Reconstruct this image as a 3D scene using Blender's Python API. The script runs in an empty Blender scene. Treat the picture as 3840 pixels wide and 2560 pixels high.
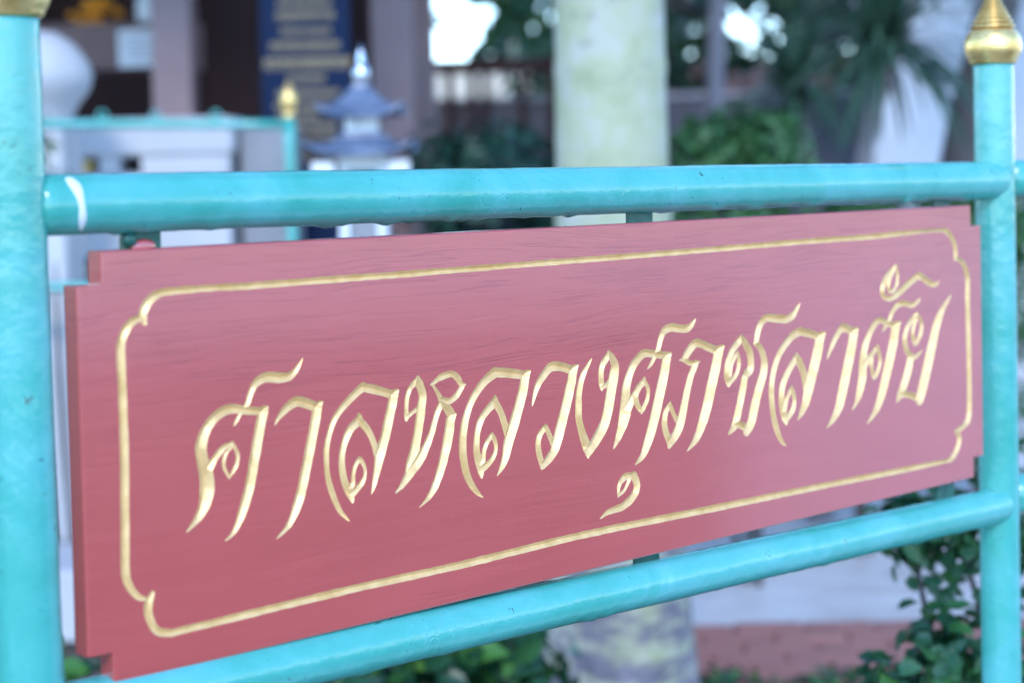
import bpy, math, random
import numpy as np
from mathutils import Vector, Matrix, noise

scene = bpy.context.scene
COL = scene.collection

# ------------------------------------------------------------------ camera
# World: the carved board stands in the plane y = 0 and faces -y; x runs along it, z is up.
cam_data = bpy.data.cameras.new('camera')
cam = bpy.data.objects.new('camera', cam_data)
COL.objects.link(cam)
cam_data.sensor_width = 36.0
cam_data.lens = 6500.0 / 3840.0 * 36.0
cam_data.shift_x = 0.00653
cam_data.shift_y = -0.10588
cam_data.clip_start = 0.05
cam_data.clip_end = 2000.0
_r = Vector((0.74136, -0.67071, -0.02297))
_u = Vector((0.04037, 0.01040, 0.99913))
_b = Vector((-0.66989, -0.74164, 0.03479))
cam.matrix_world = Matrix(((_r.x, _u.x, _b.x, -0.622), (_r.y, _u.y, _b.y, -1.1634),
                           (_r.z, _u.z, _b.z, 1.3288), (0, 0, 0, 1)))
cam_data.dof.use_dof = True
cam_data.dof.focus_distance = 1.60
cam_data.dof.aperture_fstop = 3.5
cam_data.dof.aperture_blades = 0
scene.camera = cam

# ------------------------------------------------------------------ sky, sun, exposure
SUN_EL = math.radians(35.0)
SUN_AZ = math.atan2(-0.72, -0.69)          # azimuth of the sun, measured from +y towards +x
world = bpy.data.worlds.new('World')
scene.world = world
world.use_nodes = True
wn = world.node_tree
wn.nodes.clear()
sky = wn.nodes.new('ShaderNodeTexSky')
sky.sky_type = 'NISHITA'
sky.sun_disc = False
sky.sun_elevation = SUN_EL
sky.sun_rotation = SUN_AZ
sky.air_density = 1.0
sky.dust_density = 0.0
sky.ozone_density = 6.0
bgn = wn.nodes.new('ShaderNodeBackground')
bgn.inputs['Strength'].default_value = 0.15
wout = wn.nodes.new('ShaderNodeOutputWorld')
wn.links.new(sky.outputs[0], bgn.inputs['Color'])
wn.links.new(bgn.outputs[0], wout.inputs['Surface'])

sun_data = bpy.data.lights.new('sun', 'SUN')
sun_data.energy = 0.5
sun_data.angle = math.radians(10)
sun_data.color = (1.0, 0.95, 0.89)
sun = bpy.data.objects.new('sun', sun_data)
COL.objects.link(sun)
_sd = Vector((math.sin(SUN_AZ) * math.cos(SUN_EL), math.cos(SUN_AZ) * math.cos(SUN_EL), math.sin(SUN_EL)))
sun.rotation_euler = (-_sd).to_track_quat('-Z', 'Y').to_euler()
sun.location = _sd * 30

scene.view_settings.view_transform = 'Standard'
scene.view_settings.look = 'None'
scene.view_settings.gamma = 1.0
scene.view_settings.exposure = 2.0
scene.view_settings.use_curve_mapping = False
try:
    scene.cycles.use_denoising = True
    scene.cycles.max_bounces = 6
    scene.cycles.sample_clamp_indirect = 6.0
    scene.cycles.caustics_reflective = False
    scene.cycles.caustics_refractive = False
except Exception:
    pass

# ------------------------------------------------------------------ helpers
CAMX, CAMY = -0.622, -1.1634
FWD = (0.6703, 0.7421)
RGT = (0.7421, -0.6703)
SITE_YAW = math.atan2(RGT[1], RGT[0])


def site(v, d, z):
    """Garden grid: v metres to the right, d metres away from the viewing spot, z up."""
    return Vector((CAMX + RGT[0] * v + FWD[0] * d, CAMY + RGT[1] * v + FWD[1] * d, z))


def node_mat(name):
    m = bpy.data.materials.new(name)
    m.use_nodes = True
    nt = m.node_tree
    bs = nt.nodes['Principled BSDF']
    return m, nt, bs


def N(nt, kind, **kw):
    n = nt.nodes.new(kind)
    for k, v in kw.items():
        if k in n.inputs:
            n.inputs[k].default_value = v
        else:
            setattr(n, k, v)
    return n


def coords(nt, scale=(1, 1, 1), kind='Object'):
    tc = N(nt, 'ShaderNodeTexCoord')
    mp = N(nt, 'ShaderNodeMapping')
    mp.inputs['Scale'].default_value = scale
    nt.links.new(tc.outputs[kind], mp.inputs['Vector'])
    return mp.outputs[0]


def noise_node(nt, vec, scale, detail=4.0, rough=0.55, dist=0.0):
    n = N(nt, 'ShaderNodeTexNoise')
    n.inputs['Scale'].default_value = scale
    n.inputs['Detail'].default_value = detail
    n.inputs['Roughness'].default_value = rough
    n.inputs['Distortion'].default_value = dist
    nt.links.new(vec, n.inputs['Vector'])
    return n.outputs['Fac']


def ramp(nt, fac, stops):
    r = N(nt, 'ShaderNodeValToRGB')
    el = r.color_ramp.elements
    while len(el) > 1:
        el.remove(el[-1])
    el[0].position = stops[0][0]
    el[0].color = tuple(stops[0][1]) + (1,)
    for p, c in stops[1:]:
        e = el.new(p)
        e.color = tuple(c) + (1,)
    nt.links.new(fac, r.inputs['Fac'])
    return r.outputs['Color']


def bump(nt, bs, height, strength=0.3, distance=0.01, chain=None):
    b = N(nt, 'ShaderNodeBump')
    b.inputs['Strength'].default_value = strength
    b.inputs['Distance'].default_value = distance
    nt.links.new(height, b.inputs['Height'])
    if chain is not None:
        nt.links.new(chain, b.inputs['Normal'])
    nt.links.new(b.outputs[0], bs.inputs['Normal'])
    return b.outputs[0]


def simple(name, c1, c2, scale=6.0, rough=0.6, metal=0.0, bumpd=0.004, bscale=40.0, spec=0.5, stretch=(1, 1, 1), coat=0.0):
    m, nt, bs = node_mat(name)
    v = coords(nt, stretch)
    col = ramp(nt, noise_node(nt, v, scale), [(0.3, c1), (0.7, c2)])
    nt.links.new(col, bs.inputs['Base Color'])
    bs.inputs['Roughness'].default_value = rough
    bs.inputs['Metallic'].default_value = metal
    bs.inputs['Specular IOR Level'].default_value = spec
    bs.inputs['Coat Weight'].default_value = coat
    if bumpd:
        bump(nt, bs, noise_node(nt, v, bscale), 0.5, bumpd)
    return m


def leaf_mat(name, c1, c2, c3, rough=0.45, trans=0.35, scale=3.0):
    m, nt, bs = node_mat(name)
    g = N(nt, 'ShaderNodeNewGeometry')
    v = coords(nt)
    mix = N(nt, 'ShaderNodeMath', operation='ADD')
    nt.links.new(g.outputs['Random Per Island'], mix.inputs[0])
    nt.links.new(noise_node(nt, v, scale, 2.0), mix.inputs[1])
    hal = N(nt, 'ShaderNodeMath', operation='MULTIPLY')
    hal.inputs[1].default_value = 0.5
    nt.links.new(mix.outputs[0], hal.inputs[0])
    col = ramp(nt, hal.outputs[0], [(0.2, c1), (0.5, c2), (0.85, c3)])
    nt.links.new(col, bs.inputs['Base Color'])
    bs.inputs['Roughness'].default_value = rough
    tr = N(nt, 'ShaderNodeBsdfTranslucent')
    nt.links.new(col, tr.inputs['Color'])
    mx = N(nt, 'ShaderNodeMixShader')
    mx.inputs[0].default_value = trans
    out = nt.nodes['Material Output']
    nt.links.new(bs.outputs[0], mx.inputs[1])
    nt.links.new(tr.outputs[0], mx.inputs[2])
    nt.links.new(mx.outputs[0], out.inputs['Surface'])
    return m


def mesh_obj(name, verts, faces, mat=None, parent=None, smooth=False, label=None):
    me = bpy.data.meshes.new(name)
    me.from_pydata([tuple(v) for v in verts], [], [tuple(f) for f in faces])
    me.update()
    if smooth:
        me.polygons.foreach_set('use_smooth', [True] * len(me.polygons))
    if mat:
        me.materials.append(mat)
    o = bpy.data.objects.new(name, me)
    COL.objects.link(o)
    if parent:
        o.parent = parent
    if label:
        o['label'] = label
    return o


def tag(o, label, cat=None, group=None, kind=None):
    o['label'] = label
    if cat:
        o['category'] = cat
    if group:
        o['group'] = group
    if kind:
        o['kind'] = kind
    return o


def empty(name, loc, rz=0.0):
    o = bpy.data.objects.new(name, None)
    o.empty_display_size = 0.1
    COL.objects.link(o)
    o.location = loc
    o.rotation_euler = (0, 0, rz)
    return o


def site_empty(name, v, d, z=0.0):
    """Thing whose local x runs to the right, y away, on the garden grid."""
    return empty(name, site(v, d, z), SITE_YAW)


def box_vf(x0, x1, y0, y1, z0, z1, bev=0.0):
    if bev <= 0:
        V = [(x0, y0, z0), (x1, y0, z0), (x1, y1, z0), (x0, y1, z0), (x0, y0, z1), (x1, y0, z1), (x1, y1, z1), (x0, y1, z1)]
        F = [(0, 3, 2, 1), (4, 5, 6, 7), (0, 1, 5, 4), (1, 2, 6, 5), (2, 3, 7, 6), (3, 0, 4, 7)]
        return V, F
    b = bev
    V, F = [], []
    rings = [(z0, b), (z0 + b, 0), (z1 - b, 0), (z1, b)]
    for z, i in rings:
        xa, xb, ya, yb = x0 + i, x1 - i, y0 + i, y1 - i
        V += [(xa + b, ya, z), (xb - b, ya, z), (xb, ya + b, z), (xb, yb - b, z), (xb - b, yb, z), (xa + b, yb, z), (xa, yb - b, z), (xa, ya + b, z)]
    for k in range(3):
        for i in range(8):
            j = (i + 1) % 8
            F.append((k * 8 + i, k * 8 + j, k * 8 + 8 + j, k * 8 + 8 + i))
    F.append(tuple(range(7, -1, -1)))
    F.append(tuple(range(24, 32)))
    return V, F


def box(name, x0, x1, y0, y1, z0, z1, mat, parent=None, bev=0.0, label=None):
    V, F = box_vf(x0, x1, y0, y1, z0, z1, bev)
    return mesh_obj(name, V, F, mat, parent, label=label)


def join_vf(parts):
    V, F = [], []
    for v, f in parts:
        o = len(V)
        V += list(v)
        F += [tuple(i + o for i in q) for q in f]
    return V, F


def lathe_vf(profile, n=32, cx=0.0, cy=0.0):
    V, F = [], []
    for r, z in profile:
        for i in range(n):
            a = 2 * math.pi * i / n
            V.append((cx + r * math.cos(a), cy + r * math.sin(a), z))
    for k in range(len(profile) - 1):
        for i in range(n):
            j = (i + 1) % n
            F.append((k * n + i, k * n + j, k * n + n + j, k * n + n + i))
    F.append(tuple(range(n - 1, -1, -1)))
    F.append(tuple((len(profile) - 1) * n + i for i in range(n)))
    return V, F


def lathe(name, profile, mat, parent=None, n=32, cx=0.0, cy=0.0, label=None):
    V, F = lathe_vf(profile, n, cx, cy)
    return mesh_obj(name, V, F, mat, parent, True, label)


def tube_vf(path, radii, n=12, caps=True, wob=0.0, seed=0.0):
    """Tube along a polyline of Vectors, one radius per point."""
    V, F = [], []
    path = [Vector(p) for p in path]
    m = len(path)
    up = None
    for k in range(m):
        t = (path[min(k + 1, m - 1)] - path[max(k - 1, 0)]).normalized()
        if up is None:
            up = Vector((0, 0, 1)) if abs(t.z) < 0.9 else Vector((1, 0, 0))
        s = t.cross(up).normalized()
        up = s.cross(t).normalized()
        for i in range(n):
            a = 2 * math.pi * i / n
            dr = s * math.cos(a) + up * math.sin(a)
            r = radii[k]
            if wob:
                q = path[k] + dr * r
                r *= 1 + wob * noise.noise(q * 9 + Vector((seed, 0, 0)))
            V.append(path[k] + dr * r)
    for k in range(m - 1):
        for i in range(n):
            j = (i + 1) % n
            F.append((k * n + i, k * n + j, k * n + n + j, k * n + n + i))
    if caps:
        F.append(tuple(range(n - 1, -1, -1)))
        F.append(tuple((m - 1) * n + i for i in range(n)))
    return V, F


def tube(name, path, radii, mat, parent=None, n=12, wob=0.0, seed=0.0, label=None):
    V, F = tube_vf(path, radii, n, True, wob, seed)
    return mesh_obj(name, V, F, mat, parent, True, label)


def leaf_cloud(name, centers, normals, length, width, mat, parent=None, rng=None, jitter=0.35, droop=0.0, curl=0.15):
    """Pointed leaves, six corners folded on the midrib, one at each centre, as one crown."""
    c = np.asarray(centers, float)
    n = np.asarray(normals, float)
    k = len(c)
    n = n / (np.linalg.norm(n, axis=1)[:, None] + 1e-9)
    a = rng.normal(size=(k, 3))
    a[:, 2] -= droop
    t = a - (a * n).sum(1)[:, None] * n
    t /= np.linalg.norm(t, axis=1)[:, None] + 1e-9
    s = np.cross(n, t)
    L = (length * (1 + jitter * rng.uniform(-1, 1, k)))[:, None]
    W = (width * (1 + jitter * rng.uniform(-1, 1, k)))[:, None]
    base = c - t * L * 0.5
    P = np.stack([base,
                  base + t * L * 0.3 + s * W * 0.5 + n * W * curl,
                  base + t * L * 0.68 + s * W * 0.38 + n * W * curl,
                  base + t * L - n * L * 0.08,
                  base + t * L * 0.68 - s * W * 0.38 + n * W * curl,
                  base + t * L * 0.3 - s * W * 0.5 + n * W * curl], 1).reshape(-1, 3)
    me = bpy.data.meshes.new(name)
    me.vertices.add(6 * k)
    me.vertices.foreach_set('co', P.ravel())
    idx = (np.arange(k)[:, None] * 6 + np.array([0, 1, 2, 3, 0, 3, 4, 5])[None, :]).ravel()
    me.loops.add(8 * k)
    me.loops.foreach_set('vertex_index', idx.astype(np.int32))
    me.polygons.add(2 * k)
    me.polygons.foreach_set('loop_start', (np.arange(2 * k) * 4).astype(np.int32))
    me.update(calc_edges=True)
    me.validate()
    me.materials.append(mat)
    o = bpy.data.objects.new(name, me)
    COL.objects.link(o)
    if parent:
        o.parent = parent
    return o


def clump_points(rng, blobs, per, shell=0.55):
    """Leaf positions through a set of ellipsoid clumps (x, y, z, rx, ry, rz)."""
    C, Nn = [], []
    for (x, y, z, rx, ry, rz) in blobs:
        d = rng.normal(size=(per, 3))
        d /= np.linalg.norm(d, axis=1)[:, None]
        r = rng.uniform(shell, 1.0, per)[:, None]
        C.append(np.array([x, y, z]) + d * r * np.array([rx, ry, rz]))
        Nn.append(d + np.array([0, 0, 0.5]) + rng.normal(size=(per, 3)) * 0.45)
    return np.vstack(C), np.vstack(Nn)

# ------------------------------------------------------------------ materials of the sign
def make_teal():
    m, nt, bs = node_mat('turquoise_gloss_paint')
    v = coords(nt)
    f1 = noise_node(nt, v, 9.0, 5.0, 0.6, 0.6)
    col = ramp(nt, f1, [(0.32, (0.050, 0.36, 0.29)), (0.50, (0.075, 0.41, 0.36)), (0.72, (0.13, 0.47, 0.48))])
    # chips of old pale paint and specks of grime
    v2 = coords(nt, (1, 1, 1))
    f2 = noise_node(nt, v2, 75.0, 3.0, 0.6, 0.8)
    chip = ramp(nt, f2, [(0.745, (0, 0, 0)), (0.765, (1, 1, 1))])
    mx = N(nt, 'ShaderNodeMix', data_type='RGBA')
    nt.links.new(chip, mx.inputs['Factor'])
    nt.links.new(col, mx.inputs['A'])
    mx.inputs['B'].default_value = (0.30, 0.42, 0.42, 1)
    f3 = noise_node(nt, v2, 120.0, 2.0, 0.5, 1.5)
    spk = ramp(nt, f3, [(0.255, (1, 1, 1)), (0.27, (0, 0, 0))])
    mx2 = N(nt, 'ShaderNodeMix', data_type='RGBA')
    nt.links.new(spk, mx2.inputs['Factor'])
    nt.links.new(mx.outputs['Result'], mx2.inputs['A'])
    mx2.inputs['B'].default_value = (0.03, 0.09, 0.08, 1)
    nt.links.new(mx2.outputs['Result'], bs.inputs['Base Color'])
    rr = ramp(nt, noise_node(nt, v, 30.0), [(0.3, (0.12,) * 3), (0.7, (0.24,) * 3)])
    nt.links.new(rr, bs.inputs['Roughness'])
    bs.inputs['Specular IOR Level'].default_value = 0.75
    b1 = bump(nt, bs, noise_node(nt, v, 55.0, 3.0, 0.5), 0.35, 0.003)
    b2 = bump(nt, bs, noise_node(nt, v2, 340.0, 2.0, 0.5), 0.25, 0.001, b1)
    # flaking edges: thin ridges
    vo = N(nt, 'ShaderNodeTexVoronoi', feature='DISTANCE_TO_EDGE')
    vo.inputs['Scale'].default_value = 26.0
    wob = N(nt, 'ShaderNodeMix', data_type='VECTOR')
    nv = N(nt, 'ShaderNodeTexNoise')
    nv.inputs['Scale'].default_value = 20.0
    nt.links.new(v, nv.inputs['Vector'])
    wob.inputs['Factor'].default_value = 0.06
    nt.links.new(v, wob.inputs['A'])
    nt.links.new(nv.outputs['Color'], wob.inputs['B'])
    nt.links.new(wob.outputs['Result'], vo.inputs['Vector'])
    cr = ramp(nt, vo.outputs['Distance'], [(0.0, (0, 0, 0)), (0.018, (1, 1, 1))])
    msk = ramp(nt, noise_node(nt, v, 7.0), [(0.56, (1, 1, 1)), (0.62, (0, 0, 0))])
    mxc = N(nt, 'ShaderNodeMix', data_type='RGBA', blend_type='LIGHTEN')
    mxc.inputs['Factor'].default_value = 1.0
    nt.links.new(cr, mxc.inputs['A'])
    nt.links.new(msk, mxc.inputs['B'])
    bump(nt, bs, mxc.outputs['Result'], 0.35, 0.0008, b2)
    return m


def make_board_paint():
    m, nt, bs = node_mat('oxblood_paint_on_wood')
    v = coords(nt)
    # slow colour drift in the paint
    col = ramp(nt, noise_node(nt, coords(nt, (0.8, 1, 3)), 7.0, 5.0), [(0.3, (0.47, 0.058, 0.046)), (0.7, (0.52, 0.070, 0.056))])
    # grain rises and dives like flat-sawn boards: stretch along x, bend by a slow field
    vv = coords(nt, (1, 1, 1))
    slow = N(nt, 'ShaderNodeTexNoise')
    slow.inputs['Scale'].default_value = 3.2
    slow.inputs['Detail'].default_value = 2.0
    nt.links.new(coords(nt, (0.7, 1, 2.0)), slow.inputs['Vector'])
    sub = N(nt, 'ShaderNodeVectorMath', operation='SCALE')
    sub.inputs['Scale'].default_value = 0.055
    nt.links.new(slow.outputs['Color'], sub.inputs[0])
    add = N(nt, 'ShaderNodeVectorMath', operation='ADD')
    nt.links.new(vv, add.inputs[0])
    nt.links.new(sub.outputs[0], add.inputs[1])
    mp = N(nt, 'ShaderNodeMapping')
    mp.inputs['Scale'].default_value = (9, 9, 240)
    nt.links.new(add.outputs[0], mp.inputs['Vector'])
    fine = noise_node(nt, mp.outputs[0], 1.0, 3.0, 0.6)
    mp2 = N(nt, 'ShaderNodeMapping')
    mp2.inputs['Scale'].default_value = (11, 11, 560)
    nt.links.new(add.outputs[0], mp2.inputs['Vector'])
    pores = noise_node(nt, mp2.outputs[0], 1.0, 2.0, 0.5)
    pore = ramp(nt, pores, [(0.37, (0, 0, 0)), (0.42, (1, 1, 1))])
    mp3 = N(nt, 'ShaderNodeMapping')
    mp3.inputs['Scale'].default_value = (5, 5, 62)
    nt.links.new(add.outputs[0], mp3.inputs['Vector'])
    broad = noise_node(nt, mp3.outputs[0], 1.0, 3.0, 0.55)
    # the grain shows in bands: some of the board is filled smooth
    sz = N(nt, 'ShaderNodeSeparateXYZ')
    nt.links.new(v, sz.inputs[0])
    mz = N(nt, 'ShaderNodeMapRange')
    mz.inputs['From Min'].default_value = 0.05
    mz.inputs['From Max'].default_value = 0.29
    mz.inputs['To Min'].default_value = -0.16
    mz.inputs['To Max'].default_value = 0.16
    nt.links.new(sz.outputs['Z'], mz.inputs['Value'])
    am = N(nt, 'ShaderNodeMath', operation='ADD')
    nt.links.new(noise_node(nt, coords(nt, (1.2, 1, 3.2)), 4.0, 4.0, 0.65, 0.5), am.inputs[0])
    nt.links.new(mz.outputs[0], am.inputs[1])
    msk = ramp(nt, am.outputs[0], [(0.47, (0.03,) * 3), (0.68, (1, 1, 1))])
    mul = N(nt, 'ShaderNodeMix', data_type='RGBA', blend_type='MIX')
    nt.links.new(msk, mul.inputs['Factor'])
    mul.inputs['A'].default_value = (1, 1, 1, 1)
    nt.links.new(pore, mul.inputs['B'])
    nt.links.new(col, bs.inputs['Base Color'])
    rr = ramp(nt, noise_node(nt, v, 5.0, 4.0), [(0.3, (0.38,) * 3), (0.7, (0.48,) * 3)])
    nt.links.new(rr, bs.inputs['Roughness'])
    bs.inputs['Specular IOR Level'].default_value = 0.65
    bs.inputs['Coat Weight'].default_value = 1.0
    bs.inputs['Coat Roughness'].default_value = 0.14
    bs.inputs['Coat IOR'].default_value = 1.9
    b0 = bump(nt, bs, broad, 0.30, 0.0016)
    b1 = bump(nt, bs, fine, 0.35, 0.0006, b0)
    b2 = bump(nt, bs, mul.outputs['Result'], 0.8, 0.0004, b1)
    bump(nt, bs, noise_node(nt, v, 130.0, 3.0), 0.25, 0.0006, b2)
    return m


def make_gold(name, rough=0.36, c1=(0.62, 0.36, 0.10), c2=(0.86, 0.60, 0.24), metal=0.7):
    m, nt, bs = node_mat(name)
    v = coords(nt)
    col = ramp(nt, noise_node(nt, v, 60.0, 4.0, 0.6), [(0.3, c1), (0.62, c2)])
    nt.links.new(col, bs.inputs['Base Color'])
    bs.inputs['Metallic'].default_value = metal
    bs.inputs['Roughness'].default_value = rough
    b1 = bump(nt, bs, noise_node(nt, v, 320.0, 3.0), 0.35, 0.0008)
    bump(nt, bs, noise_node(nt, v, 90.0, 2.0), 0.25, 0.0015, b1)
    return m


TEAL = make_teal()
BOARD = make_board_paint()
GILT = make_gold('carved_gold_paint', 0.36, (0.70, 0.43, 0.165), (0.86, 0.58, 0.27), 0.22)
GOLD = make_gold('finial_gold_paint', 0.30, (0.72, 0.43, 0.13), (0.95, 0.68, 0.27), 0.75)
TAB = simple('shaded_green_paint', (0.008, 0.075, 0.055), (0.015, 0.12, 0.09), 60, 0.4)  # frame paint darkened: the shade on the tabs is put into the colour
WHITE_GLINT = simple('painted_white_glint', (0.75, 0.75, 0.75), (0.85, 0.85, 0.85), 50, 0.25, bumpd=0.0005, bscale=200)  # white that stands in for a highlight on the rail

# ------------------------------------------------------------------ carved board
BW, BH, BT = 1.200, 0.327, 0.025
NX, NZ = 0.0208, 0.0249
BOARD_Z = 0.95

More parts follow.
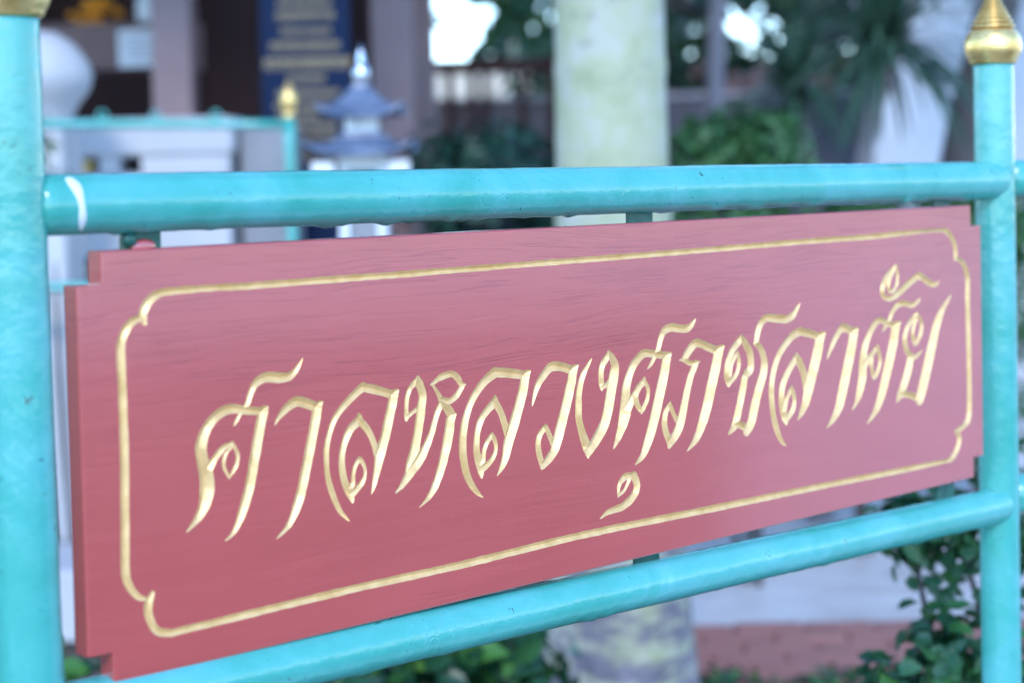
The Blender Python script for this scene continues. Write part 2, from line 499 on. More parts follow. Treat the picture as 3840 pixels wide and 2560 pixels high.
CARVED = {
 'so_sala': [
  [(162.2,191.3,6.4),(146.4,194.1,6.9),(132.8,196.8,8),(123.3,195.5,8.5),(113.8,189.7,8.4),(106.9,181.4,9.3),(103,170.5,10.6),(104.2,159,10.9),(107.1,147.2,13),(107.3,135.7,14),(105,125.8,11.5),(98.7,115.3,7.3),(87,104.9,0.6)],
  [(109.9,152.5,8),(115.5,159.8,5.9),(123.7,166.8,5.7),(130.5,168.8,4.3),(132.3,171.7,0.7)],
  [(131.9,169.8,3.2),(136.4,160.6,4),(135.4,152.6,4.1),(131.1,146.3,3.8),(127.2,141.3,1.1)],
  [(127.5,143.9,3.1),(123.9,150.7,3.8),(123.4,156.5,3.8),(125.6,162,3.4),(130.4,165.9,3.3)],
  [(166.9,195.1,0.8),(162.2,191.3,9.5),(158.3,178.8,10.1),(152.7,156.2,9.8),(147.1,133.7,9.5),(141,117.1,8.7),(135.2,105.2,6.7),(129.5,97.4,3.8),(122.3,92.9,0.7)],
  [(133.7,182.8,0.7),(136.6,187.1,3.4),(140.1,191.9,3.4),(146.5,198.8,4.8),(149.5,205.4,5.5),(153.9,213.1,6.4),(161,217.6,8),(169.4,218.6,8.9),(179.2,217.1,8.9),(187.7,217.1,7.8),(193.5,220.4,6),(198,225.3,3.9),(202.6,231.8,0.6)],
 ],
 'sara_aa': [
  [(172.6,179,0.7),(176,183.9,4.1),(182.5,190.2,7.4),(188.4,193.7,8.3),(195.6,196.1,8.9),(204.2,193.6,8.9),(211.4,190.6,8.3),(215.7,189.2,7.4)],
  [(221.2,193.7,0.8),(215.7,189,9.4),(213.2,178.5,10),(207.4,157.6,10),(201.6,136.8,10),(195.9,118.5,9.7),(189.7,105.2,8),(183,95.5,5.6),(170.3,86,0.7)],
 ],
 'lo_ling': [
  [(296,191.3,7.1),(287.6,193.7,7.6),(275,197.7,8.3),(263,200.9,8)],
  [(263,200.9,9),(254.7,196,7.5),(243.2,187.7,6.7),(233,177.9,6.3),(227.2,166.6,5.7),(223.7,154.1,5.9),(223.2,139.3,5.8),(225,126.2,5.9),(229.1,113.6,6.1),(235.4,100.7,5.3),(241.4,93.8,3.7),(246,89.3,0.5)],
  [(301.4,194.8,0.9),(296.4,191.2,9.5),(293.8,183.3,10.2),(289.5,169.5,10.4),(285.1,155.7,10.4),(279.6,142.1,11),(276.7,132.3,9.1),(273.8,122.5,6.5),(271.7,115.7,4.5),(269,109.2,0.9)],
  [(276.3,140.5,6.1),(272.3,154.2,6.5),(266.3,165,6.9),(257.7,173.6,7.5)],
  [(257.7,179.9,0.8),(257.7,173.6,8.6),(248.8,167.1,7.9),(242.9,157.8,6.8),(239.4,147.2,6.5),(238.9,137.3,6.7),(240.6,126,7.3),(245.2,115.4,8.6),(248.4,108.9,5.8),(249.2,104.5,0.7)],
  [(248.2,111.9,7.1),(258.5,119.5,5.8),(262.7,126,4.1),(262.7,133.1,3.9),(259.1,139.7,4.5),(256.7,143.4,0.6)],
  [(256.9,140.4,4.9),(252.7,135.4,4.3),(250.6,128.7,4.3),(249.5,120.8,5.7),(245.9,117.3,4.8)],
 ],
 'ho_hip': [
  [(322.7,205.3,0.8),(320.6,200.1,5.6),(313.8,194.6,5.4),(310.2,186.7,5),(309.3,178.6,5),(309,170.4,5.3),(308.5,166.5,1.1)],
  [(309.7,170.3,4),(315.8,173.7,4.6),(322.5,176.6,4.6)],
  [(322.7,205.3,0.8),(324.5,197.7,8.5),(327.5,188,9.3),(325.9,177.8,10.1),(323.5,165.6,10.1),(320.4,152.5,10.1),(316.6,139.5,10.7),(313,129.6,11.4),(309.4,119.8,8.5),(303.9,113.3,6.3),(295,106.5,1.2)],
  [(301.9,111.5,5.7),(311.4,121.5,9.5),(322.4,131.5,10.3),(329.4,141,8.6),(335.8,151.7,7.4),(340.1,161.7,6.5),(343.8,170.7,6.5),(348.4,177.5,6.7)],
  [(348.8,178.5,5.7),(345.7,186.2,4.9),(339.8,194.6,2.8),(336.8,195.6,0.6)],
  [(336.7,195.4,1.1),(340.6,197.1,4),(348.8,201,6.7),(361.2,202.7,6.1),(368,198.4,7.2),(371.7,193,5.6),(377.5,191.8,0.6)],
  [(372.6,190.3,5.8),(366.1,183,6.3),(357.7,179.1,5.9),(349.6,181.6,4.7)],
  [(350.2,178.4,7),(357.4,170.2,9.6),(360,165.5,9.7)],
  [(365.3,166.9,0.9),(359.6,164.7,10.5),(356.9,153.4,11.1),(353.8,141.2,11.1),(349.3,128,10.3),(344.8,117.1,9.3),(339.1,106.3,8.1),(332,97.9,5.8),(320.5,89.9,0.6)],
 ],
 'lo_ling_2': [
  [(449.7,193.1,7.7),(436.3,195.8,9.3),(423,198.1,9.6),(412.3,199.1,9.1)],
  [(412.3,199.1,10.4),(399.8,192.3,8.7),(388.1,181.9,7.9),(379.7,169.4,7.9),(374.4,154.8,8.8),(372,138.1,9.3),(372.7,125.9,9),(375.5,113.4,8.2),(381.6,101.6,7),(388.6,93.3,4.6),(395.5,88.1,0.6)],
  [(456.1,196.8,1.2),(449.7,192.4,10.7),(446.8,181.5,11.5),(440.3,164.7,12.1),(433.1,148,12.6),(426.8,133.9,12.1),(423.1,121.9,9.7),(418.7,113.8,6.8),(412.3,106,1.4)],
  [(426.9,137.6,7.1),(422.4,151.8,7.8),(417.7,163.4,7.5),(411.4,172.7,8.1)],
  [(411.3,179.1,1),(411.1,172.8,8.9),(402.2,166.3,7.8),(393.8,157.5,7.6),(389.4,145.8,7.3),(388.2,133.7,8),(390.3,121.2,8.6),(392.9,112.3,7.8),(393.5,105.8,1.1)],
  [(394.9,114.5,7.1),(404,119.4,6.3),(410,126.1,5.2),(411.4,133.3,4.9),(409.6,139.7,5),(407.3,146.1,0.8)],
  [(406.9,143.1,5.2),(400.5,137.1,5.1),(397,130.1,5.2),(395.6,121.7,5.7),(391.7,117.3,6.2)],
 ],
 'wo_waen': [
  [(457,163.6,0.9),(460.1,172.6,5.1),(464.7,182.2,7.5),(471.9,190.3,8.2),(481.7,197.6,9.4),(493,197.2,9.1),(503.6,194.3,9),(510.6,192,8)],
  [(517.9,196.4,0.9),(511,191.7,11),(507.6,180.5,12.1),(501.7,163.2,12.4),(495,146,12.4),(488.3,128.9,12.6),(483.6,119.3,10.5),(476.5,112.6,9.1),(469.7,107.8,7.3),(467,104.5,1.2)],
  [(468.5,108.6,7.3),(465.3,116.6,7.4),(463.4,126.9,6.9),(465.4,135.5,6.8),(471.3,141.7,6.3),(474.3,146.3,0.8)],
  [(473.9,142.7,5.9),(478,135.2,6),(481.6,127.2,5.8),(484.6,120.5,6.4)],
 ],
 'ngo_ngu': [
  [(536.2,201.9,0.7),(530.5,195,4.8),(523,185.4,7.1),(518.1,171.7,8.1),(516.7,156.4,8.6),(517.2,143.5,8.8),(521.3,130.1,9.8),(526.7,117.2,11.4),(528.2,106,1.2)],
  [(528.4,112.4,9.5),(541.2,125.1,12.4),(550.8,137.1,13),(556.8,152.1,13.4),(561,167.4,13.4),(565.2,182.7,13.5),(566.9,191,11),(562.8,199.3,7.7),(558.1,206.9,0.8)],
  [(558,206.6,1.1),(556.4,200.5,8),(549.7,193.3,7.5),(547.6,184.4,7.4),(547.9,175.2,7.7),(548.4,169.3,2.2)],
  [(548.1,171.9,4.9),(555.6,174.4,6.1),(562.2,179,6.4)],
 ],
 'so_sala_2': [
  [(640.8,194.5,7.8),(622.2,197.5,7.7),(607.6,199.4,9),(594.9,191.9,9.8),(587,181.4,10.2),(581.9,168.7,11.4),(580.5,155.6,14.3),(579.2,143.8,16.2),(575.1,132.4,13.1),(569.1,121.3,8.3),(562.3,111.2,0.9)],
  [(583.1,147.4,10.8),(592,159,8),(600,167.5,7.7),(606.2,171.6,7.6),(607.6,176.8,1)],
  [(607.4,172.1,5.1),(612.1,165,5.3),(611.2,155,5.4),(604.7,145.7,6.5),(601.9,140.4,1.3)],
  [(600.8,144.8,6),(595.7,152.7,7.3),(595.6,161.3,6.8),(602.9,169.2,6.2)],
  [(646.8,196.3,1),(640.1,191.2,12.2),(636.3,178,13.4),(629.9,159.8,13.7),(622.4,139.1,13.7),(616.1,123.7,13.2),(609.9,111,11.8),(602.8,99.9,8.1),(591.6,92.1,1.2)],
  [(611.6,183.5,0.8),(617,187.9,4.9),(622.4,194.1,5.4),(627.1,200.4,6.7),(631.4,210.8,7.6),(636.5,218.5,8.3),(646.5,221.7,8.8),(658.5,220.1,8.7),(670.6,218.8,8.4),(678.2,222.3,6.4),(684.3,228,0.7)],
 ],
 'sara_u': [
  [(571.4,78.6,6.5),(578.2,82.6,7.2),(586.7,82.2,8),(592.2,85.5,1)],
  [(570.5,78.1,6.1),(568,71.8,4.2),(567.6,63.6,1.3)],
  [(568.2,65.9,3.8),(575.9,69.4,3.7),(580.8,75.3,4.4),(583.8,80.2,5.6)],
  [(589.6,82.1,8.9),(593.7,73.6,9),(592,65.8,9.4),(584.1,59,9.1),(572.6,54,8),(559.4,52.7,7),(550.1,50.8,5.2),(542.2,46.8,0.8)],
  [(598.5,71.3,0.9),(593.1,70.3,6.9)],
 ],
 'pho_samphao': [
  [(718.3,191.2,8.3),(702.8,197.4,8.6),(691.5,201.8,8.9),(682.3,202.8,9.7),(671.9,195.2,9.7),(666.7,189.5,8.8)],
  [(657.6,188.1,0.8),(665.6,188.2,6.6),(673.6,184.1,6.2),(681.8,183.1,5),(689.6,184.2,0.9)],
  [(682.8,182.6,8.2),(675.3,171.6,8.9),(669.8,158.5,9.7),(665.4,145.3,10.1),(661,132.1,11.7),(656.6,121.7,11.7),(649.4,113,11.1),(642.6,107,8.5),(640.7,102.2,1.4)],
  [(641.7,109.2,8.3),(636.6,119.9,8.4),(634.9,129.6,7.9),(637.2,138.8,7.4),(642.3,145,6),(644.4,148.6,1)],
  [(644.3,143.4,6),(649,134.8,5.2),(654.8,126.6,6.2)],
  [(727.2,197,1),(718.3,191.2,13.5),(713.7,177.7,14.6),(707,160.3,14.9),(699.1,138.9,14.8),(692.4,124.4,13.8),(684.8,111.5,10.8),(677.4,103.4,7.3),(666.6,95.5,0.9)],
 ],
 'cho_chang': [
  [(753.5,206,1.1),(750.5,199.7,8.7),(740.6,192,8.6),(732.9,181.5,8.2),(729.8,172,8.1),(730.2,163.6,7.9),(732.4,157.5,7.1),(732.7,153.9,1.5)],
  [(734.3,158.3,6.1),(744.2,165,6.2),(748.7,173.1,6),(749.4,181.4,6),(747.1,191.1,1)],
  [(745.9,186.7,5.4),(740.3,180.8,5.6),(737,174.8,5.5),(735.2,165.9,5.6)],
  [(753.5,206,0.9),(759.1,197.5,9),(766.4,187,10.4),(768.4,176.9,10.4),(767,168.5,10.7),(759.3,163.6,9.8),(755.7,152.6,10.8),(751,139,10.8),(745.1,122.7,11.1),(739.5,112.1,10),(730.7,105.5,1.1)],
  [(738.4,113.3,6.6),(747,113.7,7.3),(756.7,109.4,8.7),(760.8,100.8,2.3)],
  [(759.8,105.5,11.3),(767.7,114.5,13.2),(773.6,130.9,13.5),(780.7,147.3,13),(787.7,160.9,12.1),(790.3,172.1,11.1),(788.3,182.3,9.2),(782,192.1,7.4),(772.8,195.3,1.5)],
  [(777.2,195.3,7.9),(781.3,208.5,9),(787.1,216.6,9.3),(796.1,220.2,8.8),(811.7,218.5,9.2),(827.5,216.8,9.1),(839.1,220,8.8),(846.2,226.8,5.6),(852.6,233,0.8)],
 ],
 'lo_ling_3': [
  [(885.1,192.7,8.5),(869.3,197.7,9.2),(851,202,9.3)],
  [(851,202,10.2),(837.9,198.1,9.4),(824.8,189.4,9.1),(813,178.2,9),(805,162.7,8.8),(801.2,146.9,8.9),(801.5,130.7,8.7),(804.8,112.5,8.7),(810.8,97.2,8.2),(816.9,87.5,6.1),(823.9,82.3,1.1)],
  [(894.4,197.2,1.3),(885.6,191.8,14.3),(880.8,178.9,16.3),(872.2,158.1,16.2),(863.7,139,16.1),(858.1,124.7,12.8),(851.3,115.5,9.2),(844,107.6,1.4)],
  [(859.8,141,11.3),(855,158,10.2),(848.8,169.3,10.3),(843.9,179.9,1.2)],
  [(842.9,173.9,9.1),(830.5,162,9.3),(821.1,149.8,9.5),(817.7,137.1,9.7),(818.4,124,9.9),(822.7,112.2,10.7),(825.5,104.2,1.4)],
  [(825.7,111,8.4),(835.7,118.9,7.7),(839.1,128.4,6.5),(837.5,136.7,6.9),(834.4,145.6,1.2)],
  [(833.8,141.2,6.7),(827.1,132.9,6.1),(823.5,125.1,7.1),(821.5,117.2,7.7)],
 ],
 'sara_aa_2': [
  [(896.3,167,1),(902.2,177,6.3),(912.1,189.6,8.4),(924.7,200.1,9),(937.1,196.9,9.7),(945.3,192.9,9.6)],
  [(926.8,206.3,1.4),(926.6,199.4,11)],
  [(953.5,197.2,1.3),(945.8,192,14.1),(940.7,177.1,15.9),(931.7,152.5,16.4),(924.3,132.9,16.3),(916.9,115.1,14.5),(907,102.7,9.7),(894,92.8,1.4)],
 ],
 'so_sala_3': [
  [(1024.3,194.5,7.4),(1008.3,198.3,7.1),(993.9,203.4,7.3),(982.2,197.7,8.9),(971.9,186.5,9.9),(964.5,173.4,11.7),(961.3,158.3,14.7),(959.4,141.3,14.7),(953.3,124.8,11.6),(947.5,115.2,6.5),(940,107.5,1.2)],
  [(963.4,152.9,9.9),(972.7,162.4,7.2),(984.4,170.8,6.9),(988,176.9,1.4)],
  [(987.9,173.1,6.8),(992.8,162.3,6.2),(992,152,6.3),(985.1,142.3,6.5),(979.8,137.3,1.2)],
  [(980.2,141.9,6.5),(976.8,153.4,7),(977.9,162.8,7.2)],
  [(1033.6,198.5,1.4),(1024.2,192.7,14.8),(1019.4,177.4,16.2),(1011.6,157.2,16.1),(1003.8,138.8,15.9),(994.6,118.9,14.5),(984.1,102.7,10.3),(967.4,89.5,1.4)],
  [(998.4,189.5,1.3),(1003.8,195.2,6.2),(1011.3,201.6,7.2),(1017.4,210.7,7.5),(1027.8,217.8,7.6),(1041.2,219.2,7.4),(1056.1,215.9,7.1),(1066.8,218.7,5.3),(1073,223.1,1)],
 ],
 'mai_han_akat': [
  [(1027,265.3,1.3),(1021.5,259.2,8.1),(1008.2,251.2,8.4),(1000.6,241.3,8.9),(999.8,232.7,8.7),(1006.1,227.4,6.4),(1017.8,226.7,7),(1032.7,232.4,8.8),(1047.7,240.2,8.9),(1066,247.6,8.8),(1073.6,248.9,7.6),(1084.2,243,9),(1096.4,237.6,7.3),(1106.6,237.5,5),(1111.1,241.7,1)],
  [(1027,264.6,1.7),(1029,251.8,5.9),(1027,241.4,5.6),(1019.4,234.4,5.1),(1012.7,235.7,5.7),(1010.9,242.4,7.3),(1014.9,250.9,6.7),(1022.1,258.3,6.3)],
  [(1072.2,254.1,1.5),(1072.7,248.4,10.3)],
 ],
 'yo_yak': [
  [(1067.4,207.5,1.3),(1061.2,201.9,8.4),(1049.6,194.3,8.2),(1041.8,182.6,8.8),(1041.5,172.1,9.3),(1045.8,162.9,8.7),(1053.1,156.6,8)],
  [(1051.6,154.5,7.7),(1063.7,156.9,6.2),(1076,162.8,0.9)],
  [(1067.4,207.1,1.6),(1073.8,194.3,7.4),(1072.9,183.7,7.5),(1065.6,173.6,7.5),(1059.2,168.5,1.2)],
  [(1060.2,173.2,7),(1056.8,181.4,7.4),(1058.5,190.1,6.5),(1064.2,199.4,7.1)],
  [(1052.2,156.2,13),(1046.7,141.7,14),(1037.3,125,13.5),(1029.7,115.2,11.4),(1023.5,107.5,1.6)],
  [(1029.7,115.6,7.3),(1044.5,114.1,7.9),(1062.5,108.3,8.9),(1072.3,99.8,1.3)],
  [(1068.5,105.9,14.3),(1074.9,119.5,17.3),(1084.7,141.7,17.5),(1094.6,165.9,16.9),(1104.4,188.4,14.8),(1115.8,205.5,10.6),(1127.1,215.5,5.7),(1135.8,223.1,1)],
 ],
 'border': [
  [(56.8,270.6,4.5),(54.7,277,7.4),(59.9,286.3,7.6),(70.1,292.5,6.5),(84.9,293.5,6),(118.5,293.7,5.9),(152.9,293.2,6),(232.7,293.5,6.2),(306,293.6,6),(432.9,294.4,5.8),(531.7,294.9,6.1),(687.4,295.9,5.9),(853.2,297.5,6.3),(987.1,297.9,6.6),(1103.6,301.1,6.9),(1130.2,296.3,7.2),(1143.6,281.3,9.1),(1146,265.4,7.7)],
  [(1143.8,266.1,3.5),(1160.4,259.3,7.8),(1169.6,242.2,9.4),(1169.5,215.4,9.6),(1170.7,148,9.6),(1169.6,80.8,10.3),(1160.2,66.2,8.2),(1141,60.5,4.5)],
  [(1142.1,61,5.6),(1148.1,52,8.9),(1143.3,39.2,9.1),(1125.8,27.2,7.3),(1094.1,27.5,7),(889.4,30.8,7.1),(715.7,32.7,7.5),(521.4,35.1,7.3),(370.3,32.5,7.3),(240.5,32.4,6.9),(89.6,30,6.4),(71,29.9,6.2),(58.9,34.1,6.7),(53.2,43.9,7.4),(52.1,54.4,8),(56.2,63.7,3.9)],
  [(53.2,59.3,2.8),(43.9,62.8,5.5),(36.7,72.1,6.7),(33.4,83.9,7.6),(34.3,117.5,7.9),(35.6,173.3,7.7),(35.6,224.7,7.7),(35.4,254.2,7.7),(39.7,266.2,7.2),(46.8,273,6.4),(56.9,274.8,4.1)],
 ],
}



def smooth_stroke(st, sub=6):
    P = [np.array(q, float) for q in st]
    if len(P) < 3:
        return P
    out = []
    for i in range(len(P) - 1):
        p0, p1, p2, p3 = P[max(i - 1, 0)], P[i], P[i + 1], P[min(i + 2, len(P) - 1)]
        for k in range(sub):
            t = k / sub
            q = 0.5 * ((2 * p1) + (-p0 + p2) * t + (2 * p0 - 5 * p1 + 4 * p2 - p3) * t * t + (-p0 + 3 * p1 - 3 * p2 + p3) * t ** 3)
            q[2] = p1[2] + (p2[2] - p1[2]) * t
            out.append(q)
    out.append(P[-1])
    return out


def build_board():
    root = empty('sign_board', (0, 0, BOARD_Z))
    tag(root, 'dark red carved wooden name board with gold Thai lettering inside the turquoise pipe frame', 'sign')
    h = 0.0008
    bev = 0.0016
    x_lo, x_hi = bev, BW - bev
    z_lo, z_hi = NZ, BH - NZ
    nx = int(round((x_hi - x_lo) / h)) // 16 * 16 + 16
    nz = int(round((z_hi - z_lo) / h)) // 16 * 16 + 16
    hx, hz = (x_hi - x_lo) / nx, (z_hi - z_lo) / nz
    gx = x_lo + np.arange(nx + 1) * hx
    gz = z_lo + np.arange(nz + 1) * hz
    S = np.full((nx + 1, nz + 1), -1.0)
    OWN = np.full((nx + 1, nz + 1), -1, np.int32)
    rs = np.random.default_rng(5)
    keys = list(CARVED.keys())
    for ki, k in enumerate(keys):
        for st in CARVED[k]:
            pts = smooth_stroke(st, 5)
            for a, b in zip(pts[:-1], pts[1:]):
                ax, az, aw = a / 1000.0
                bx_, bz_, bw = b / 1000.0
                wm = max(aw, bw) / 2 + 0.004
                i0 = max(int((min(ax, bx_) - wm - x_lo) / hx), 0)
                i1 = min(int((max(ax, bx_) + wm - x_lo) / hx) + 2, nx + 1)
                j0 = max(int((min(az, bz_) - wm - z_lo) / hz), 0)
                j1 = min(int((max(az, bz_) + wm - z_lo) / hz) + 2, nz + 1)
                if i1 <= i0 or j1 <= j0:
                    continue
                X, Zz = np.meshgrid(gx[i0:i1], gz[j0:j1], indexing='ij')
                dx, dz = bx_ - ax, bz_ - az
                l2 = dx * dx + dz * dz + 1e-12
                t = np.clip(((X - ax) * dx + (Zz - az) * dz) / l2, 0, 1)
                val = (aw + (bw - aw) * t) / 2 - np.hypot(X - ax - t * dx, Zz - az - t * dz)
                sub = S[i0:i1, j0:j1]
                m = val > sub
                sub[m] = val[m]
                OWN[i0:i1, j0:j1][m] = ki
    # the gouge wandered a little
    fx = np.zeros_like(S)
    for q in range(6):
        kx, kz = rs.uniform(60, 420, 2)
        ph = rs.uniform(0, 6.28)
        fx += np.sin(gx[:, None] * kx + gz[None, :] * kz * rs.choice([-1, 1]) + ph) * 0.00006
    S = np.where(S > -0.9, S + fx - 0.00016, S)
    S[(np.abs(S) < 1e-5)] = 1e-5

    def depth(s):
        return np.minimum(np.maximum(s, 0) * 0.95, 0.0075)

    vid = np.arange((nx + 1) * (nz + 1)).reshape(nx + 1, nz + 1)
    face_q, tri_list = [], []
    grooves = {ki: {'q': [], 't': []} for ki in range(len(keys))}
    extra = []          # contour vertices
    ekey = {}
    base_n = (nx + 1) * (nz + 1)

    def evert(i, j, k, l):
        key = (vid[i, j], vid[k, l]) if vid[i, j] < vid[k, l] else (vid[k, l], vid[i, j])
        if key in ekey:
            return ekey[key]
        s0, s1 = S[i, j], S[k, l]
        t = s0 / (s0 - s1)
        t = min(max(t, 0.02), 0.98)
        extra.append((gx[i] + (gx[k] - gx[i]) * t, 0.0, gz[j] + (gz[l] - gz[j]) * t))
        ekey[key] = base_n + len(extra) - 1
        return ekey[key]

    B = 16
    pos = S > 0
    cell_any = pos[:-1, :-1] | pos[1:, :-1] | pos[:-1, 1:] | pos[1:, 1:]
    cell_all = pos[:-1, :-1] & pos[1:, :-1] & pos[:-1, 1:] & pos[1:, 1:]
    for bi in range(0, nx, B):
        for bj in range(0, nz, B):
            if not cell_any[bi:bi + B, bj:bj + B].any():
                face_q.append((vid[bi, bj], vid[bi + B, bj], vid[bi + B, bj + B], vid[bi, bj + B]))
                continue
            for i in range(bi, bi + B):
                for j in range(bj, bj + B):
                    q = (vid[i, j], vid[i + 1, j], vid[i + 1, j + 1], vid[i, j + 1])
                    if not cell_any[i, j]:
                        face_q.append(q)
                    elif cell_all[i, j]:
                        grooves[int(OWN[i, j])]['q'].append(q)
                    else:
                        c = [(i, j), (i + 1, j), (i + 1, j + 1), (i, j + 1)]
                        ow = max(c, key=lambda p: S[p])
                        g = grooves[int(OWN[ow])]['t']
                        for tri in ((c[0], c[1], c[2]), (c[0], c[2], c[3])):
                            ins, outs = [], []
                            for a in range(3):
                                p, n2 = tri[a], tri[(a + 1) % 3]
                                (ins if pos[p] else outs).append(vid[p])
                                if pos[p] != pos[n2]:
                                    e = evert(*p, *n2)
                                    ins.append(e)
                                    outs.append(e)
                            if len(ins) >= 3:
                                g.append(tuple(ins))
                            if len(outs) >= 3:
                                tri_list.append(tuple(outs))
    GX, GZ = np.meshgrid(gx, gz, indexing='ij')
    V = np.stack([GX.ravel(), depth(S).ravel(), GZ.ravel()], 1)
    if extra:
        V = np.vstack([V, np.array(extra)])

    def compact(name, faces, mat, parent, label=None):
        used = np.unique(np.concatenate([np.array(f) for f in faces]))
        remap = {int(u): n for n, u in enumerate(used)}
        return mesh_obj(name, V[used], [tuple(remap[int(i)] for i in f) for f in faces], mat, parent, label=label)

    # body: face sheet + the two stepped strips + rounded rim + back, one mesh
    front = face_q + tri_list
    used = np.unique(np.concatenate([np.array(f) for f in front]))
    remap = {int(u): n for n, u in enumerate(used)}
    bv = [tuple(q) for q in V[used]]
    bf = [tuple(remap[int(i)] for i in f) for f in front]

    def outline(inset):
        e = inset
        return [(NX + e, e), (BW - NX - e, e), (BW - NX - e, NZ + e), (BW - e, NZ + e), (BW - e, BH - NZ - e), (BW - NX - e, BH - NZ - e),
                (BW - NX - e, BH - e), (NX + e, BH - e), (NX + e, BH - NZ - e), (e, BH - NZ - e), (e, NZ + e), (NX + e, NZ + e)]
    layers = [(0.0, bev), (0.0006, bev * 0.3), (0.0016, 0.0), (BT - 0.006, 0.0), (BT - 0.002, 0.0018), (BT, 0.006)]
    o0 = len(bv)
    for y, e in layers:
        bv += [(x, y, z) for x, z in outline(e)]
    for k in range(len(layers) - 1):
        for i in range(12):
            j = (i + 1) % 12
            bf.append((o0 + k * 12 + i, o0 + k * 12 + j, o0 + (k + 1) * 12 + j, o0 + (k + 1) * 12 + i))
    last = o0 + (len(layers) - 1) * 12
    bf.append(tuple(last + i for i in range(11, -1, -1)))
    # face strips: above, below and the slivers at the steps
    o1 = len(bv)
    def rect(x0, x1, z0, z1):
        o = len(bv)
        bv.extend([(x0, 0, z0), (x1, 0, z0), (x1, 0, z1), (x0, 0, z1)])
        bf.append((o, o + 1, o + 2, o + 3))
    rect(NX + bev, BW - NX - bev, BH - NZ, BH - bev)
    rect(NX + bev, BW - NX - bev, bev, NZ)
    body = mesh_obj('board', bv, bf, BOARD, root)
    for ki, k in enumerate(keys):
        fs = grooves[ki]['q'] + grooves[ki]['t']
        if k == 'border':
            compact('carved_border', fs, GILT, root, 'gold V-cut border line with cusped corners')
        else:
            compact('carved_letter', fs, GILT, root)
    return root


sign_board = build_board()

# ------------------------------------------------------------------ pipe frame
AX_Y = 0.0125                       # pipe axes run through the middle of the board
RAIL_R, POST_R = 0.0229, 0.0240
RAIL_Y = -0.004                     # rails sit a little proud of the post axis


def pipe_vf(a, b, r, n=56, step=0.004, amp=0.00035, drips=None, seed=0.0, dome=0.0):
    a, b = Vector(a), Vector(b)
    L = (b - a).length
    m = max(int(L / step), 2)
    t = (b - a).normalized()
    up = Vector((0, 0, 1)) if abs(t.z) < 0.9 else Vector((0, -1, 0))
    s = t.cross(up).normalized()
    up = s.cross(t).normalized()
    V, F = [], []
    for k in range(m + 1):
        c = a + t * (L * k / m)
        end = min(k, m - k) * L / m
        shrink = math.sqrt(max(1 - (1 - end / dome) ** 2, 0.0)) if dome and end < dome else 1.0
        for i in range(n):
            an = 2 * math.pi * i / n
            dr = s * math.cos(an) + up * math.sin(an)
            q = c + dr * r
            rr = r * shrink + amp * noise.noise(q * 16 + Vector((seed, seed, 0))) + amp * 0.6 * noise.noise(q * 60 + Vector((seed, 0, 0)))
            if drips:
                for (pos_, ang, size, lng) in drips:
                    du = (L * k / m - pos_) / lng
                    if abs(du) < 2.2:
                        da = (math.atan2(math.sin(an - ang), math.cos(an - ang))) * r / 0.006
                        rr += size * math.exp(-du * du - da * da)
            V.append(c + dr * rr)
    for k in range(m):
        for i in range(n):
            j = (i + 1) % n
            F.append((k * n + i, k * n + n + i, k * n + n + j, k * n + j))
    F.append(tuple(range(n)))
    F.append(tuple(m * n + i for i in range(n - 1, -1, -1)))
    return V, F


def pipe(name, a, b, r, mat, parent, **kw):
    label = kw.pop('label', None)
    V, F = pipe_vf(a, b, r, **kw)
    return mesh_obj(name, V, F, mat, parent, True, label)


FINIAL = [(0.0262, -0.004), (0.0285, -0.0015), (0.0292, 0.001), (0.0320, 0.006), (0.0338, 0.012), (0.0343, 0.019), (0.0336, 0.026), (0.0312, 0.032),
          (0.0278, 0.0368), (0.0232, 0.0395)]
_z = 0.0395
for _r, _h in ((0.0268, 0.0058), (0.0240, 0.0056), (0.0212, 0.0054), (0.0184, 0.0052), (0.0158, 0.0050), (0.0130, 0.0050), (0.0112, 0.0052), (0.0118, 0.0075), (0.0100, 0.0060), (0.0090, 0.0060)):
    FINIAL += [(_r - 0.0075, _z + 0.0002), (_r - 0.0010, _z + _h * 0.18), (_r, _z + _h * 0.45), (_r - 0.0007, _z + _h * 0.75), (_r - 0.0075, _z + _h - 0.0002)]
    _z += _h
FINIAL += [(0.0036, _z + 0.006), (0.0026, _z + 0.016), (0.0006, _z + 0.032)]


def refine(profile, k=3):
    P = [np.array(p) for p in profile]
    out = []
    for i in range(len(P) - 1):
        for q in range(k):
            out.append(tuple(P[i] + (P[i + 1] - P[i]) * q / k))
    out.append(tuple(P[-1]))
    return out


